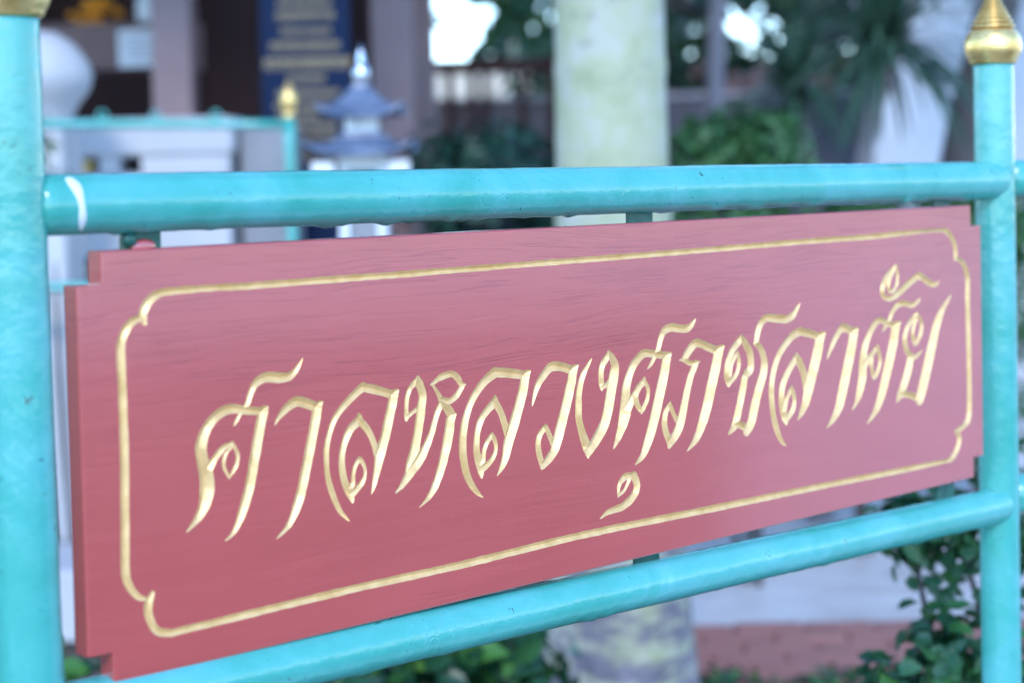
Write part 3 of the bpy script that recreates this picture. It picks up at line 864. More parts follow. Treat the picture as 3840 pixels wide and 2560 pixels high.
def build_frame():
    root = empty('sign_stand', (0, AX_Y, 0))
    tag(root, 'turquoise painted pipe frame with gold finials that holds the carved name board', 'frame')
    rnd = random.Random(3)
    XL0, XL1 = -0.0438, -0.0362            # left post leans a hair
    XR = 1.2519
    ZTOP_L, ZTOP_R = 1.4525, 1.4510
    lp = pipe('post', (XL1 + 0.0012, 0, 0), (XL0, 0, ZTOP_L), POST_R + 0.0006, TEAL, root, step=0.008, seed=2.0)
    rp = pipe('post', (XR + 0.0016, 0, 0), (XR - 0.0006, 0, ZTOP_R), POST_R, TEAL, root, step=0.008, seed=7.0)
    zt = BOARD_Z + 0.3599
    zt_l, zt_r = BOARD_Z + 0.3627, BOARD_Z + 0.3554
    zb_l, zb_r = BOARD_Z - 0.0153, BOARD_Z - 0.0440
    dr = []
    for _ in range(46):
        dr.append((rnd.uniform(0.05, 1.25), math.radians(-90 + rnd.uniform(-22, 26)), rnd.uniform(0.0006, 0.0021), rnd.uniform(0.004, 0.012)))
    top = pipe('rail', (-0.0340, -0.001, zt_l), (XR + 0.004, RAIL_Y, zt_r), RAIL_R, TEAL, root, drips=dr, seed=11.0, dome=0.016)
    zb = BOARD_Z - 0.0303
    dr = [(rnd.uniform(0.1, 1.2), math.radians(-90 + rnd.uniform(-20, 30)), rnd.uniform(0.0004, 0.0014), rnd.uniform(0.004, 0.012)) for _ in range(24)]
    bot = pipe('rail', (-0.0300, -0.001, zb_l), (XR + 0.004, RAIL_Y, zb_r), RAIL_R * 0.955, TEAL, root, drips=dr, seed=17.0, dome=0.016)
    for x, z in ((XL0, ZTOP_L), (XR - 0.0006, ZTOP_R)):
        f = lathe('finial', refine(FINIAL), GOLD, root, 48)
        f.location = (x, 0, z)
    # flat hanger tabs between rails and board
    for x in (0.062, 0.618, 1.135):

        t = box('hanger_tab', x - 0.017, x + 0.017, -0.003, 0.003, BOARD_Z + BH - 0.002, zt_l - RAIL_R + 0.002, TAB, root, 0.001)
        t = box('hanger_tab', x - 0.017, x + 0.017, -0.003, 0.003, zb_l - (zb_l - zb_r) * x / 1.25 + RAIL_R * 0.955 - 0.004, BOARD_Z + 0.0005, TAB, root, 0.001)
    # screw head and a daub of board paint on the first tab
    V, F = lathe_vf([(0.0055, 0), (0.0062, 0.002), (0.0050, 0.0042), (0.0022, 0.0052)], 16)
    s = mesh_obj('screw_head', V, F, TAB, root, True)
    s.rotation_euler = (math.radians(90), 0, 0)
    s.location = (0.050, -0.003, BOARD_Z + BH + 0.0075)
    V, F = lathe_vf([(0.0098, 0), (0.0092, 0.0014), (0.0060, 0.0030), (0.0020, 0.0036)], 16)
    s = mesh_obj('paint_daub', [(x * 1.15, y * 0.62, z) for x, y, z in V], F, BOARD, root, True)
    s.rotation_euler = (math.radians(90), 0, 0)
    s.location = (0.0625, -0.003, BOARD_Z + BH + 0.0015)
    # white strip modelled in place of the highlight beside the upper weld
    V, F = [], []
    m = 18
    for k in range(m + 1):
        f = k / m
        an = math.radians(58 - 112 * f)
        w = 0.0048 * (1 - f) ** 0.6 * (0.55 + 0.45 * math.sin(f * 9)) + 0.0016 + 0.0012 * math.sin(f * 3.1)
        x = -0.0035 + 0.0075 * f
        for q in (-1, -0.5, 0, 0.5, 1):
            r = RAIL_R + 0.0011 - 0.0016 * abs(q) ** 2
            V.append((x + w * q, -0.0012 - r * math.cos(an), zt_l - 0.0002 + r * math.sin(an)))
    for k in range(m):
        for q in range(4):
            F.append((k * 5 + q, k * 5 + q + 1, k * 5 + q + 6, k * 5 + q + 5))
    mesh_obj('painted_glint', V, F, WHITE_GLINT, root, True)
    return root


sign_frame = build_frame()


def build_next_panel():
    root = empty('pipe_railing', (1.2519, AX_Y, 0))
    tag(root, 'turquoise pipe rails running on to the right behind the right post', 'railing')
    zt, zb = BOARD_Z + 0.3570, BOARD_Z - 0.0370
    for zz in (zt, zb):
        pipe('rail', (0.0205, 0, zz), (1.26, 0, zz), RAIL_R, TEAL, root, step=0.03, seed=zz * 9)
    pipe('post', (1.28, 0, 0), (1.28, 0, 1.451), POST_R, TEAL, root, step=0.03)
    f = lathe('finial', refine(FINIAL, 2), GOLD, root, 32)
    f.location = (1.28, 0, 1.451)
    return root


build_next_panel()

# ------------------------------------------------------------------ ground, paving, platform
def make_paving():
    m, nt, bs = node_mat('pale_concrete_paving')
    v = coords(nt)
    base = ramp(nt, noise_node(nt, v, 1.3, 5.0, 0.6), [(0.3, (0.58, 0.545, 0.53)), (0.7, (0.72, 0.69, 0.68))])
    stain = ramp(nt, noise_node(nt, coords(nt, (1, 2.2, 1)), 3.5, 4.0, 0.6), [(0.52, (0, 0, 0)), (0.66, (0.55, 0.55, 0.55))])
    mx = N(nt, 'ShaderNodeMix', data_type='RGBA')
    nt.links.new(stain, mx.inputs['Factor'])
    nt.links.new(base, mx.inputs['A'])
    mx.inputs['B'].default_value = (0.30, 0.19, 0.16, 1)
    nt.links.new(mx.outputs['Result'], bs.inputs['Base Color'])
    bs.inputs['Roughness'].default_value = 0.38
    bump(nt, bs, noise_node(nt, v, 25.0), 0.3, 0.006)
    return m


PAVING = make_paving()
SOIL = simple('garden_soil', (0.055, 0.04, 0.03), (0.10, 0.075, 0.055), 5, 0.9, bumpd=0.02, bscale=20)
BRICK = simple('red_brick_paver', (0.30, 0.125, 0.105), (0.42, 0.19, 0.16), 9, 0.75, bumpd=0.003, bscale=60)
MORTAR = simple('sand_joint', (0.22, 0.16, 0.13), (0.30, 0.22, 0.18), 8, 0.9)
WHITEWASH = simple('white_painted_masonry', (0.48, 0.47, 0.49), (0.58, 0.57, 0.59), 3, 0.55, bumpd=0.002)
GREYSTONE = simple('grey_stone', (0.22, 0.22, 0.24), (0.34, 0.34, 0.36), 4, 0.7)
MAROON = simple('mauve_brown_column_paint', (0.23, 0.145, 0.15), (0.29, 0.185, 0.19), 3, 0.5)
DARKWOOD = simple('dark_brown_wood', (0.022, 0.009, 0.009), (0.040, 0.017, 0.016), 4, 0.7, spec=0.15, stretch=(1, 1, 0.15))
NAVY = simple('navy_enamel', (0.003, 0.012, 0.045), (0.005, 0.018, 0.060), 2, 0.55, bumpd=0.0, spec=0.15)
LETTER_GOLD = make_gold('sign_letter_gold', 0.5, (0.34, 0.24, 0.12), (0.46, 0.33, 0.17), 0.2)
SLATE = simple('glazed_blue_grey_tile', (0.07, 0.10, 0.17), (0.22, 0.27, 0.38), 14, 0.16, spec=0.8)
CERAMIC = simple('white_ceramic', (0.70, 0.72, 0.76), (0.80, 0.82, 0.85), 5, 0.22, bumpd=0.0)
STEEL = simple('polished_steel', (0.75, 0.77, 0.80), (0.85, 0.87, 0.9), 5, 0.08, 1.0, bumpd=0.0)
PAPER = simple('white_paper', (0.72, 0.72, 0.74), (0.80, 0.80, 0.82), 2, 0.6, bumpd=0.0)
INK = simple('grey_ink', (0.25, 0.25, 0.30), (0.32, 0.32, 0.36), 2, 0.7, bumpd=0.0)
MARIGOLD = simple('marigold_petals', (0.72, 0.23, 0.01), (0.85, 0.36, 0.02), 30, 0.7, bumpd=0.01, bscale=60)
ROOFTILE = simple('brown_roof_tile', (0.14, 0.055, 0.04), (0.20, 0.085, 0.06), 5, 0.6)
CREAM = simple('cream_render', (0.72, 0.62, 0.48), (0.82, 0.73, 0.58), 2, 0.7)
GLASS = simple('dark_window_glass', (0.02, 0.03, 0.04), (0.04, 0.05, 0.06), 2, 0.06, bumpd=0.0)

BUSH_DARK = leaf_mat('dark_shrub_leaf', (0.012, 0.045, 0.034), (0.020, 0.080, 0.055), (0.035, 0.12, 0.07), 0.4, 0.2)
BUSH_MID = leaf_mat('hedge_leaf', (0.028, 0.10, 0.034), (0.046, 0.145, 0.046), (0.085, 0.22, 0.062), 0.45, 0.3)
BUSH_NEAR = leaf_mat('glossy_small_leaf', (0.020, 0.075, 0.036), (0.034, 0.125, 0.055), (0.085, 0.24, 0.06), 0.3, 0.2, 14.0)
SHRUB_LEAF = leaf_mat('border_shrub_leaf', (0.012, 0.055, 0.028), (0.022, 0.10, 0.045), (0.11, 0.30, 0.04), 0.35, 0.25, 8.0)
TREE_LEAF = leaf_mat('tree_leaf', (0.008, 0.030, 0.014), (0.016, 0.055, 0.022), (0.050, 0.11, 0.03), 0.18, 0.25, 0.7)
PALM_LEAF = leaf_mat('long_grey_green_leaf', (0.035, 0.085, 0.055), (0.060, 0.13, 0.085), (0.11, 0.20, 0.12), 0.4, 0.3, 3.0)
BARK = simple('dark_bark', (0.055, 0.045, 0.045), (0.105, 0.085, 0.085), 6, 0.85, bumpd=0.02, bscale=18, stretch=(1, 1, 0.3))
BARK_PALE = simple('grey_mauve_bark', (0.20, 0.17, 0.18), (0.28, 0.24, 0.26), 6, 0.8, bumpd=0.01, bscale=25, stretch=(1, 1, 0.4))


def make_lichen_trunk():
    m, nt, bs = node_mat('lichen_palm_trunk')
    v = coords(nt)
    grey = ramp(nt, noise_node(nt, coords(nt, (1, 1, 0.25)), 18.0, 5.0), [(0.3, (0.10, 0.095, 0.125)), (0.7, (0.22, 0.205, 0.25))])
    lich = ramp(nt, noise_node(nt, v, 11.0, 6.0, 0.65), [(0.30, (0.31, 0.35, 0.20)), (0.48, (0.41, 0.43, 0.28)), (0.68, (0.47, 0.46, 0.41))])
    sp = N(nt, 'ShaderNodeSeparateXYZ')
    nt.links.new(v, sp.inputs[0])
    # lichen thick above chest height, thinning to patches near the foot; ring scars stay bare
    mr = N(nt, 'ShaderNodeMapRange')
    mr.inputs['From Min'].default_value = 0.1
    mr.inputs['From Max'].default_value = 1.2
    mr.inputs['To Min'].default_value = -0.03
    mr.inputs['To Max'].default_value = 0.16
    nt.links.new(sp.outputs['Z'], mr.inputs['Value'])
    ad = N(nt, 'ShaderNodeMath', operation='ADD')
    nt.links.new(noise_node(nt, coords(nt, (1, 1, 2.2)), 7.0, 6.0, 0.7), ad.inputs[0])
    nt.links.new(mr.outputs[0], ad.inputs[1])
    fac = ramp(nt, ad.outputs[0], [(0.46, (0, 0, 0)), (0.58, (1, 1, 1))])
    mx = N(nt, 'ShaderNodeMix', data_type='RGBA')
    nt.links.new(fac, mx.inputs['Factor'])
    nt.links.new(grey, mx.inputs['A'])
    nt.links.new(lich, mx.inputs['B'])
    nt.links.new(mx.outputs['Result'], bs.inputs['Base Color'])
    bs.inputs['Roughness'].default_value = 0.8
    bump(nt, bs, noise_node(nt, v, 40.0, 5.0), 0.5, 0.006)
    return m


LICHEN = make_lichen_trunk()

g = mesh_obj('ground', [(-400, -400, -0.02), (400, -400, -0.02), (400, 400, -0.02), (-400, 400, -0.02)], [(0, 1, 2, 3)], SOIL)
g['kind'] = 'structure'
# forecourt the viewer stands on and the walk behind the fence
fc = empty('forecourt_paving', (0, 0, 0))
fc['kind'] = 'structure'
SHEEN_DARK = simple('added_dark_ground', (0.05, 0.05, 0.055), (0.09, 0.088, 0.09), 3, 0.75, bumpd=0.004)  # for the dark ground added to shape the board's sheen
mesh_obj('plaza_slab', [(-40, -45, -0.012), (45, -45, -0.012), (45, -0.35, -0.012), (-40, -0.35, -0.012)], [(0, 1, 2, 3)], PAVING, fc)
mesh_obj('added_dark_bay', [(-14, -14, -0.006), (13, -10.2, -0.006), (6.9, -5.3, -0.006), (4.4, -3.2, -0.006), (1.9, -0.9, -0.006), (-14, -0.9, -0.006)], [(0, 1, 2, 3, 4, 5)], SHEEN_DARK, fc)  # unseen dark patch, added and outlined for the sheen reflected in the board
wk = empty('garden_walk', site(0, 0, 0), SITE_YAW)
wk['kind'] = 'structure'
mesh_obj('slab', [(0.25, 4.86, 0), (9, 4.86, 0), (9, 15, 0), (0.25, 15, 0)], [(0, 1, 2, 3)], PAVING, wk)
bp = empty('brick_edging', site(0, 0, 0), SITE_YAW)
bp['kind'] = 'structure'
mesh_obj('joint_bed', [(0.2, 4.0, 0.004), (2.6, 4.0, 0.004), (2.6, 4.92, 0.004), (0.2, 4.92, 0.004)], [(0, 1, 2, 3)], MORTAR, bp)
V, F = box_vf(-0.097, 0.097, -0.047, 0.047, 0, 0.05, 0.005)
bm0 = None
rr = random.Random(8)
for r in range(9):
    for c in range(11):
        x = 0.32 + c * 0.2 + (0.1 if r % 2 else 0)
        y = 4.87 - r * 0.1
        if bm0 is None:
            o = mesh_obj('brick', V, F, BRICK, bp)
            bm0 = o.data
        else:
            o = bpy.data.objects.new('brick', bm0)
            COL.objects.link(o)
            o.parent = bp
        o.location = (x, y, -0.022 + rr.uniform(-0.002, 0.003))
        o.rotation_euler = (rr.uniform(-0.01, 0.01), rr.uniform(-0.01, 0.01), rr.uniform(-0.015, 0.015))

pf = site_empty('platform', 0, 0, 0)
pf['kind'] = 'structure'
mesh_obj('slab', *box_vf(-6.0, -0.62, 5.0, 12.0, -0.01, 0.2, 0.01), WHITEWASH, pf)

# ------------------------------------------------------------------ palm trunk right behind the board
def build_palm():
    root = site_empty('palm_tree', 0.252, 4.13, 0)
    tag(root, 'thick pale palm trunk patched with yellow green lichen rising behind the board', 'tree')
    prof = [(-0.02, 0.215), (0.05, 0.20), (0.23, 0.178), (0.5, 0.160), (0.9, 0.146), (1.3, 0.135), (1.6, 0.131), (2.2, 0.127), (3.2, 0.120), (4.4, 0.108), (5.2, 0.10)]
    path, rad = [], []
    for k in range(len(prof) - 1):
        (z0, r0), (z1, r1) = prof[k], prof[k + 1]
        nn = max(int((z1 - z0) / 0.03), 1)
        for q in range(nn):
            f = q / nn
            z = z0 + (z1 - z0) * f
            scar = 0.0035 * max(0.0, math.sin(z * 2 * math.pi / 0.17)) ** 6
            path.append(Vector((0.012 * math.sin(z * 1.1) - 0.006, 0.0, z)))
            rad.append(r0 + (r1 - r0) * f + scar)
    tube('trunk', path, rad, LICHEN, root, 40, 0.02, 4.0)
    rng = np.random.default_rng(31)
    parts = []
    for k in range(13):
        az = k * 2.4
        el = 0.9 - 0.09 * k
        mid = []
        for q in range(9):
            f = q / 8
            rr_ = 2.1 * f
            mid.append(Vector((math.cos(az) * rr_ * math.cos(el * (1 - f)), math.sin(az) * rr_ * math.cos(el * (1 - f)), 5.2 + math.sin(el) * rr_ - 0.55 * f * f * 2)))
        parts.append(tube_vf(mid, [0.03 * (1 - 0.9 * q / 8) for q in range(9)], 5))
        V, F = [], []
        for q in range(2, 40):
            f = q / 40 * 8
            i = min(int(f), 7)
            c = mid[i].lerp(mid[i + 1], f - i)
            t = (mid[i + 1] - mid[i]).normalized()
            s = t.cross(Vector((0, 0, 1))).normalized()
            for sd in (-1, 1):
                ln = 0.5 * math.sin(math.pi * (0.12 + 0.85 * q / 40))
                e = c + (s * sd + t * 0.5) * ln + Vector((0, 0, -0.28 * ln))
                o = len(V)
                V += [c - t * 0.02, c + t * 0.02, e.lerp(c, 0.3) + t * 0.02, e, e.lerp(c, 0.3) - t * 0.02]
                F += [(o, o + 1, o + 2, o + 3, o + 4)]
        parts.append((V, F))
    V, F = join_vf(parts)
    mesh_obj('crown', V, F, PALM_LEAF, root)


build_palm()

# ------------------------------------------------------------------ shrine pavilion on the left
def build_pavilion():
    root = site_empty('shrine_pavilion', -2.2, 7.5, 0.2)
    tag(root, 'open shrine pavilion with mauve brown columns and a dark interior at upper left', 'pavilion')
    def col(x, y=0.0, w=0.172):
        c = box('column', x - w / 2, x + w / 2, y, y + w, 0.06, 3.3, MAROON, root, 0.008)
        return c
    for x in (-1.6, 0.777, 1.7265):
        col(x)
    for x in (-1.6, 1.70):
        col(x, 3.2)
    box('plinth', -2.2, 2.1, -0.25, 3.7, 0.0, 0.06, GREYSTONE, root, 0.01)
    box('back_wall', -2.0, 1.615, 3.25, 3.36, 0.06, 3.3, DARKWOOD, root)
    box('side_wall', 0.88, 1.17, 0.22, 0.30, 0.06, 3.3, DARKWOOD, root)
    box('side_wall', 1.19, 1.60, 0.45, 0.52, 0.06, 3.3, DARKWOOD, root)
    box('beam', -2.0, 2.0, 0.02, 0.15, 3.0, 3.3, MAROON, root)
    # roof with deep eaves
    V = [(-3.1, -2.4, 3.3), (3.0, -2.4, 3.3), (3.0, 4.9, 3.3), (-3.1, 4.9, 3.3), (-1.6, 1.2, 5.0), (1.4, 1.2, 5.0), (1.4, 2.2, 5.0), (-1.6, 2.2, 5.0)]
    F = [(3, 2, 1, 0), (4, 5, 6, 7), (0, 1, 5, 4), (1, 2, 6, 5), (2, 3, 7, 6), (3, 0, 4, 7)]
    mesh_obj('roof', V, F, ROOFTILE, root)
    # offering shelf inside
    box('offering_shelf', -0.6, 0.75, 0.78, 1.1, 1.66, 1.885, simple('red_brown_shelf', (0.13, 0.062, 0.055), (0.17, 0.085, 0.075), 4, 0.5), root, 0.006)
    return root


build_pavilion()
n = site_empty('paper_notice', -1.7155, 8.26, 1.957)
tag(n, 'white paper notice pinned to the brown offering shelf', 'notice')
box('sheet', -0.1, 0.1, -0.004, 0.0, -0.088, 0.088, PAPER, n)
for k in range(5):
    w = (0.07, 0.08, 0.06, 0.08, 0.05)[k]
    box('text_line', -w, w, -0.0065, -0.0045, 0.052 - k * 0.026, 0.058 - k * 0.026, INK, n)

gl = site_empty('marigold_garland', -2.02, 8.6, 2.085)
tag(gl, 'heap of orange marigold garlands on the offering shelf at the top left', 'flowers')
rr = random.Random(4)
V, F = lathe_vf([(0.008, 0), (0.026, 0.012), (0.027, 0.02), (0.018, 0.033), (0.006, 0.037)], 10)
fl = None
for k in range(44):
    if fl is None:
        o = mesh_obj('flower', V, F, MARIGOLD, gl, True)
        fl = o.data
    else:
        o = bpy.data.objects.new('flower', fl)
        COL.objects.link(o)
        o.parent = gl
    o.location = (rr.gauss(0, 0.055), rr.gauss(0, 0.05), 0.028 * int(rr.uniform(0, 1) ** 1.5 * 5))
    o.rotation_euler = (rr.uniform(-0.5, 0.5), rr.uniform(-0.5, 0.5), rr.uniform(0, 6))
vs = site_empty('grey_vase', -1.74, 8.6, 2.085)
tag(vs, 'grey and white ceramic vase beside the orange garlands', 'vase')
lathe('body', [(0.035, 0), (0.05, 0.02), (0.06, 0.08), (0.05, 0.14), (0.028, 0.18), (0.035, 0.21)], CERAMIC, vs, 20)
vs = site_empty('incense_pot', -1.55, 8.62, 2.085)
tag(vs, 'dark bronze incense pot at the right end of the shelf', 'pot')
lathe('body', [(0.03, 0), (0.05, 0.02), (0.055, 0.07), (0.045, 0.11), (0.052, 0.12)], BARK, vs, 20)

# navy board with gold lines of writing
def build_navy_sign():
    root = site_empty('notice_board', -0.746, 6.62, 0.2)
    tag(root, 'tall navy blue notice board with centred rows of gold writing by the column', 'sign')
    box('panel', -0.170, 0.170, 0.0, 0.03, 0.55, 2.35, NAVY, root, 0.004)
    for s in (-1, 1):
        box('leg', s * 0.12 - 0.02, s * 0.12 + 0.02, 0.032, 0.07, 0.0, 2.0, DARKWOOD, root)
    rnd = random.Random(12)
    rows = [(0.10, 0.012), (0.125, 0.012), (0.11, 0.012), (0.13, 0.013), (0.075, 0.016), (0.10, 0.013), (0.105, 0.016), (0.09, 0.012), (0.13, 0.016), (0.155, 0.022), (0.07, 0.013),
            (0.11, 0.013), (0.12, 0.013), (0.11, 0.012), (0.12, 0.012), (0.10, 0.012), (0.11, 0.012), (0.12, 0.012)]
    zs = [2.115, 2.07, 2.02, 1.97, 1.915, 1.86, 1.805, 1.750, 1.70, 1.53, 1.475, 1.42, 1.375, 1.33, 1.285, 1.24, 1.195, 1.15]
    zs = [2.08, 2.03, 1.985, 1.935, 1.88, 1.83, 1.78, 1.72, 1.665, 1.598, 1.54, 1.485, 1.44, 1.40, 1.36, 1.32, 1.28, 1.24]
    for (hw, hh), z in zip(rows, zs):
        parts = []
        x = -hw
        z = z - 0.2 + 0.16
        while x < hw:
            w = rnd.uniform(0.010, 0.017)
            parts.append(box_vf(x, x + 0.0045, -0.003, -0.0005, z - hh, z + hh))
            parts.append(box_vf(x + 0.0045, x + w, -0.003, -0.0005, z + hh * rnd.uniform(0.35, 0.6), z + hh))
            parts.append(box_vf(x + w, x + w + 0.0045, -0.003, -0.0005, z - hh * rnd.uniform(0.5, 1.0), z + hh))
            x += w + 0.0045 + rnd.uniform(0.004, 0.008)
        mesh_obj('text_line', *join_vf(parts), LETTER_GOLD, root)


build_navy_sign()

# white altar and things round it
def build_altar():
    root = site_empty('white_altar', -1.2, 6.0, 0.2)
    tag(root, 'low white masonry altar with small dark niches behind the thin turquoise railing', 'altar')
    box('base', -0.62, 0.27, 0.0, 0.5, 0.0, 0.78, WHITEWASH, root, 0.006)
    bl = box('frieze', -0.60, 0.25, -0.012, -0.0005, 0.785, 0.865, NAVY, root)
    parts = []
    for k in range(20):
        x = -0.585 + k * 0.042
        parts.append(([(x - 0.019, -0.016, 0.825), (x, -0.016, 0.805), (x + 0.019, -0.016, 0.825), (x, -0.016, 0.845)], [(0, 1, 2, 3)]))
        parts.append(box_vf(x - 0.004, x + 0.004, -0.019, -0.0125, 0.806, 0.844))
    mesh_obj('gold_pattern', *join_vf(parts), LETTER_GOLD, bl)
    box('body', -0.60, 0.25, 0.005, 0.48, 0.786, 1.155, WHITEWASH, root, 0.004)
    xs = [-0.60, -0.292, -0.200, -0.130, -0.055, 0.25]
    for k in (0, 2, 4):
        box('pier', xs[k], xs[k + 1], 0.006, 0.30, 1.156, 1.212, WHITEWASH, root)
    box('niche_back', -0.60, 0.25, 0.31, 0.47, 1.156, 1.212, DARKWOOD, root)
    box('cap', -0.615, 0.265, -0.006, 0.49, 1.213, 1.345, WHITEWASH, root, 0.012)
    box('side_block', 0.272, 0.435, 0.1, 0.6, 0.0, 1.32, GREYSTONE, root, 0.01)
    return root


build_altar()
bx_ = site_empty('brass_offering_bowl', -1.448, 6.03, 1.356)
tag(bx_, 'small brass bowl standing in the left dark niche of the white altar', 'bowl')
lathe('bowl', [(0.012, 0), (0.016, 0.006), (0.010, 0.012), (0.026, 0.026), (0.030, 0.044)], GOLD, bx_, 16)

u = site_empty('stone_urn', -1.505, 5.55, 0.2)
tag(u, 'large rounded white stone urn beside the left gold finialed post', 'urn')
lathe('bowl', [(0.125, 1.31), (0.128, 1.335), (0.150, 1.38), (0.178, 1.415), (0.192, 1.445), (0.195, 1.475), (0.186, 1.505), (0.165, 1.54), (0.135, 1.575), (0.085, 1.607), (0.05, 1.612)], WHITEWASH, u, 40)
box('pedestal', -0.13, 0.13, -0.13, 0.13, 0.0, 1.309, WHITEWASH, u, 0.01)

# thin turquoise railing with a lotus bud finial
def build_thin_rail():
    root = site_empty('thin_railing', -0.639, 5.2, 0.2)
    tag(root, 'thin turquoise railing with a small gold bud finial in front of the altar', 'railing')
    pipe('post', (0, 0, 0), (0, 0, 1.308), 0.0175, TEAL, root, n=24, step=0.1)
    lathe('finial', refine([(0.018, 1.306), (0.021, 1.312), (0.016, 1.322), (0.020, 1.334), (0.0235, 1.352), (0.0225, 1.372), (0.015, 1.392), (0.007, 1.405), (0.001, 1.418)], 2), GOLD, root, 24)
    pipe('rail', (-1.75, 0, 1.330), (-0.012, 0, 1.288), 0.0135, TEAL, root, n=20, step=0.1)
    pipe('rail', (-1.75, 0, 0.84), (-0.012, 0, 0.80), 0.0135, TEAL, root, n=20, step=0.1)
    pipe('post', (-1.75, 0, 0), (-1.75, 0, 1.34), 0.0175, TEAL, root, n=24, step=0.1)
    for x in (-0.56, -0.40, -0.22):
        path = [Vector((x + 0.013 * math.cos(a), 0, 1.288 - x * 0.024 + 0.026 + 0.013 * math.sin(a))) for a in np.linspace(0, 2 * math.pi, 17)]
        tube('ring', path, [0.0035] * 17, TEAL, root, 8)
    return root


build_thin_rail()

# small glazed pagoda lantern
def pagoda_roof_vf(z0, half, rise, neck, lift, n=10, rings=9):
    V, F = [], []
    m = 4 * n
    def pt(side, f, s):
        r = neck + (half - neck) * f
        a, b = (s * 2 - 1) * r, r
        corner = abs(s * 2 - 1) ** 3
        z = z0 + rise * (1 - f) ** 1.7 + lift * corner * f ** 2
        ex = 1 + 0.10 * corner * f
        a, b = a * ex, b * ex
        return [(a, -b, z), (b, a, z), (-a, b, z), (-b, -a, z)][side]
    for k in range(rings + 1):
        for sd in range(4):
            for q in range(n):
                V.append(pt(sd, k / rings, q / n))
    top = len(V)
    for k in range(rings):
        for i in range(m):
            j = (i + 1) % m
            F.append((k * m + i, (k + 1) * m + i, (k + 1) * m + j, k * m + j))
    # underside
    o = len(V)
    for i in range(m):
        x, y, z = V[rings * m + i]
        V.append((x * 0.96, y * 0.96, z - 0.012))
    for i in range(m):
        j = (i + 1) % m
        F.append((rings * m + i, o + i, o + j, rings * m + j))
    F.append(tuple(o + i for i in range(m)))
    F.append(tuple(m - 1 - i for i in range(m)))
    return V, F


def build_pagoda():
    root = site_empty('pagoda_lantern', -0.392, 4.85, 0.0)
    tag(root, 'small blue grey glazed pagoda lantern with two upturned roofs and a steel ball top', 'lantern')
    box('pedestal', -0.13, 0.13, -0.13, 0.13, 0.0, 0.98, GREYSTONE, root, 0.012)
    box('base', -0.12, 0.12, -0.12, 0.12, 0.981, 1.02, CERAMIC, root, 0.006)
    for sx in (-1, 1):
        for sy in (-1, 1):
            box('pillar', sx * 0.052 - 0.013, sx * 0.052 + 0.013, sy * 0.052 - 0.013, sy * 0.052 + 0.013, 1.021, 1.385, CERAMIC, root, 0.003)
    box('core', -0.036, 0.036, -0.036, 0.036, 1.022, 1.384, GREYSTONE, root)
    box('screen', -0.038, 0.038, -0.058, -0.052, 1.345, 1.384, CERAMIC, root)
    box('balustrade', -0.135, -0.072, -0.10, -0.09, 1.26, 1.37, CERAMIC, root, 0.003)
    box('balustrade', 0.072, 0.135, -0.10, -0.09, 1.26, 1.37, CERAMIC, root, 0.003)
    mesh_obj('lower_roof', *pagoda_roof_vf(1.395, 0.142, 0.055, 0.05, 0.034), SLATE, root, True)
    box('upper_storey', -0.046, 0.046, -0.046, 0.046, 1.448, 1.512, CERAMIC, root, 0.004)
    lathe('steel_disc', [(0.004, 0), (0.010, 0.002), (0.008, 0.005), (0.002, 0.007)], STEEL, root, 16).matrix_local = Matrix.Translation((-0.012, -0.046, 1.475)) @ Matrix.Rotation(math.radians(90), 4, 'X')  # small polished steel disc on the front of the upper storey
    mesh_obj('upper_roof', *pagoda_roof_vf(1.500, 0.112, 0.095, 0.014, 0.030), SLATE, root, True)
    lathe('ball_top', [(0.012, 1.590), (0.020, 1.598), (0.024, 1.61), (0.022, 1.624), (0.014, 1.636), (0.009, 1.645), (0.010, 1.655), (0.006, 1.67), (0.001, 1.70)], STEEL, root, 24)


build_pagoda()

# ------------------------------------------------------------------ shrubs
def shrub(name, label, v, d, blobs, per, L, W, mat, seed, stems=5, group=None, shell=0.35, cat='shrub'):
    root = site_empty(name, v, d, 0)
    tag(root, label, cat, group)
    rng = np.random.default_rng(seed)
    C, Nn = clump_points(rng, blobs, per, shell)
    leaf_cloud('foliage', C, Nn, L, W, mat, root, rng)
    parts = []
    for k in range(stems):
        bx, by, bz, *_ = blobs[k % len(blobs)]
        p0 = Vector((rng.uniform(-0.04, 0.04), rng.uniform(-0.04, 0.04), -0.01))
        p2 = Vector((bx, by, bz))
        p1 = p0.lerp(p2, 0.5) + Vector((rng.uniform(-0.05, 0.05), rng.uniform(-0.05, 0.05), 0.04))
        parts.append(tube_vf([p0, p1, p2], [0.012, 0.008, 0.003], 6))
    mesh_obj('stems', *join_vf(parts), BARK, root, True)
    return root


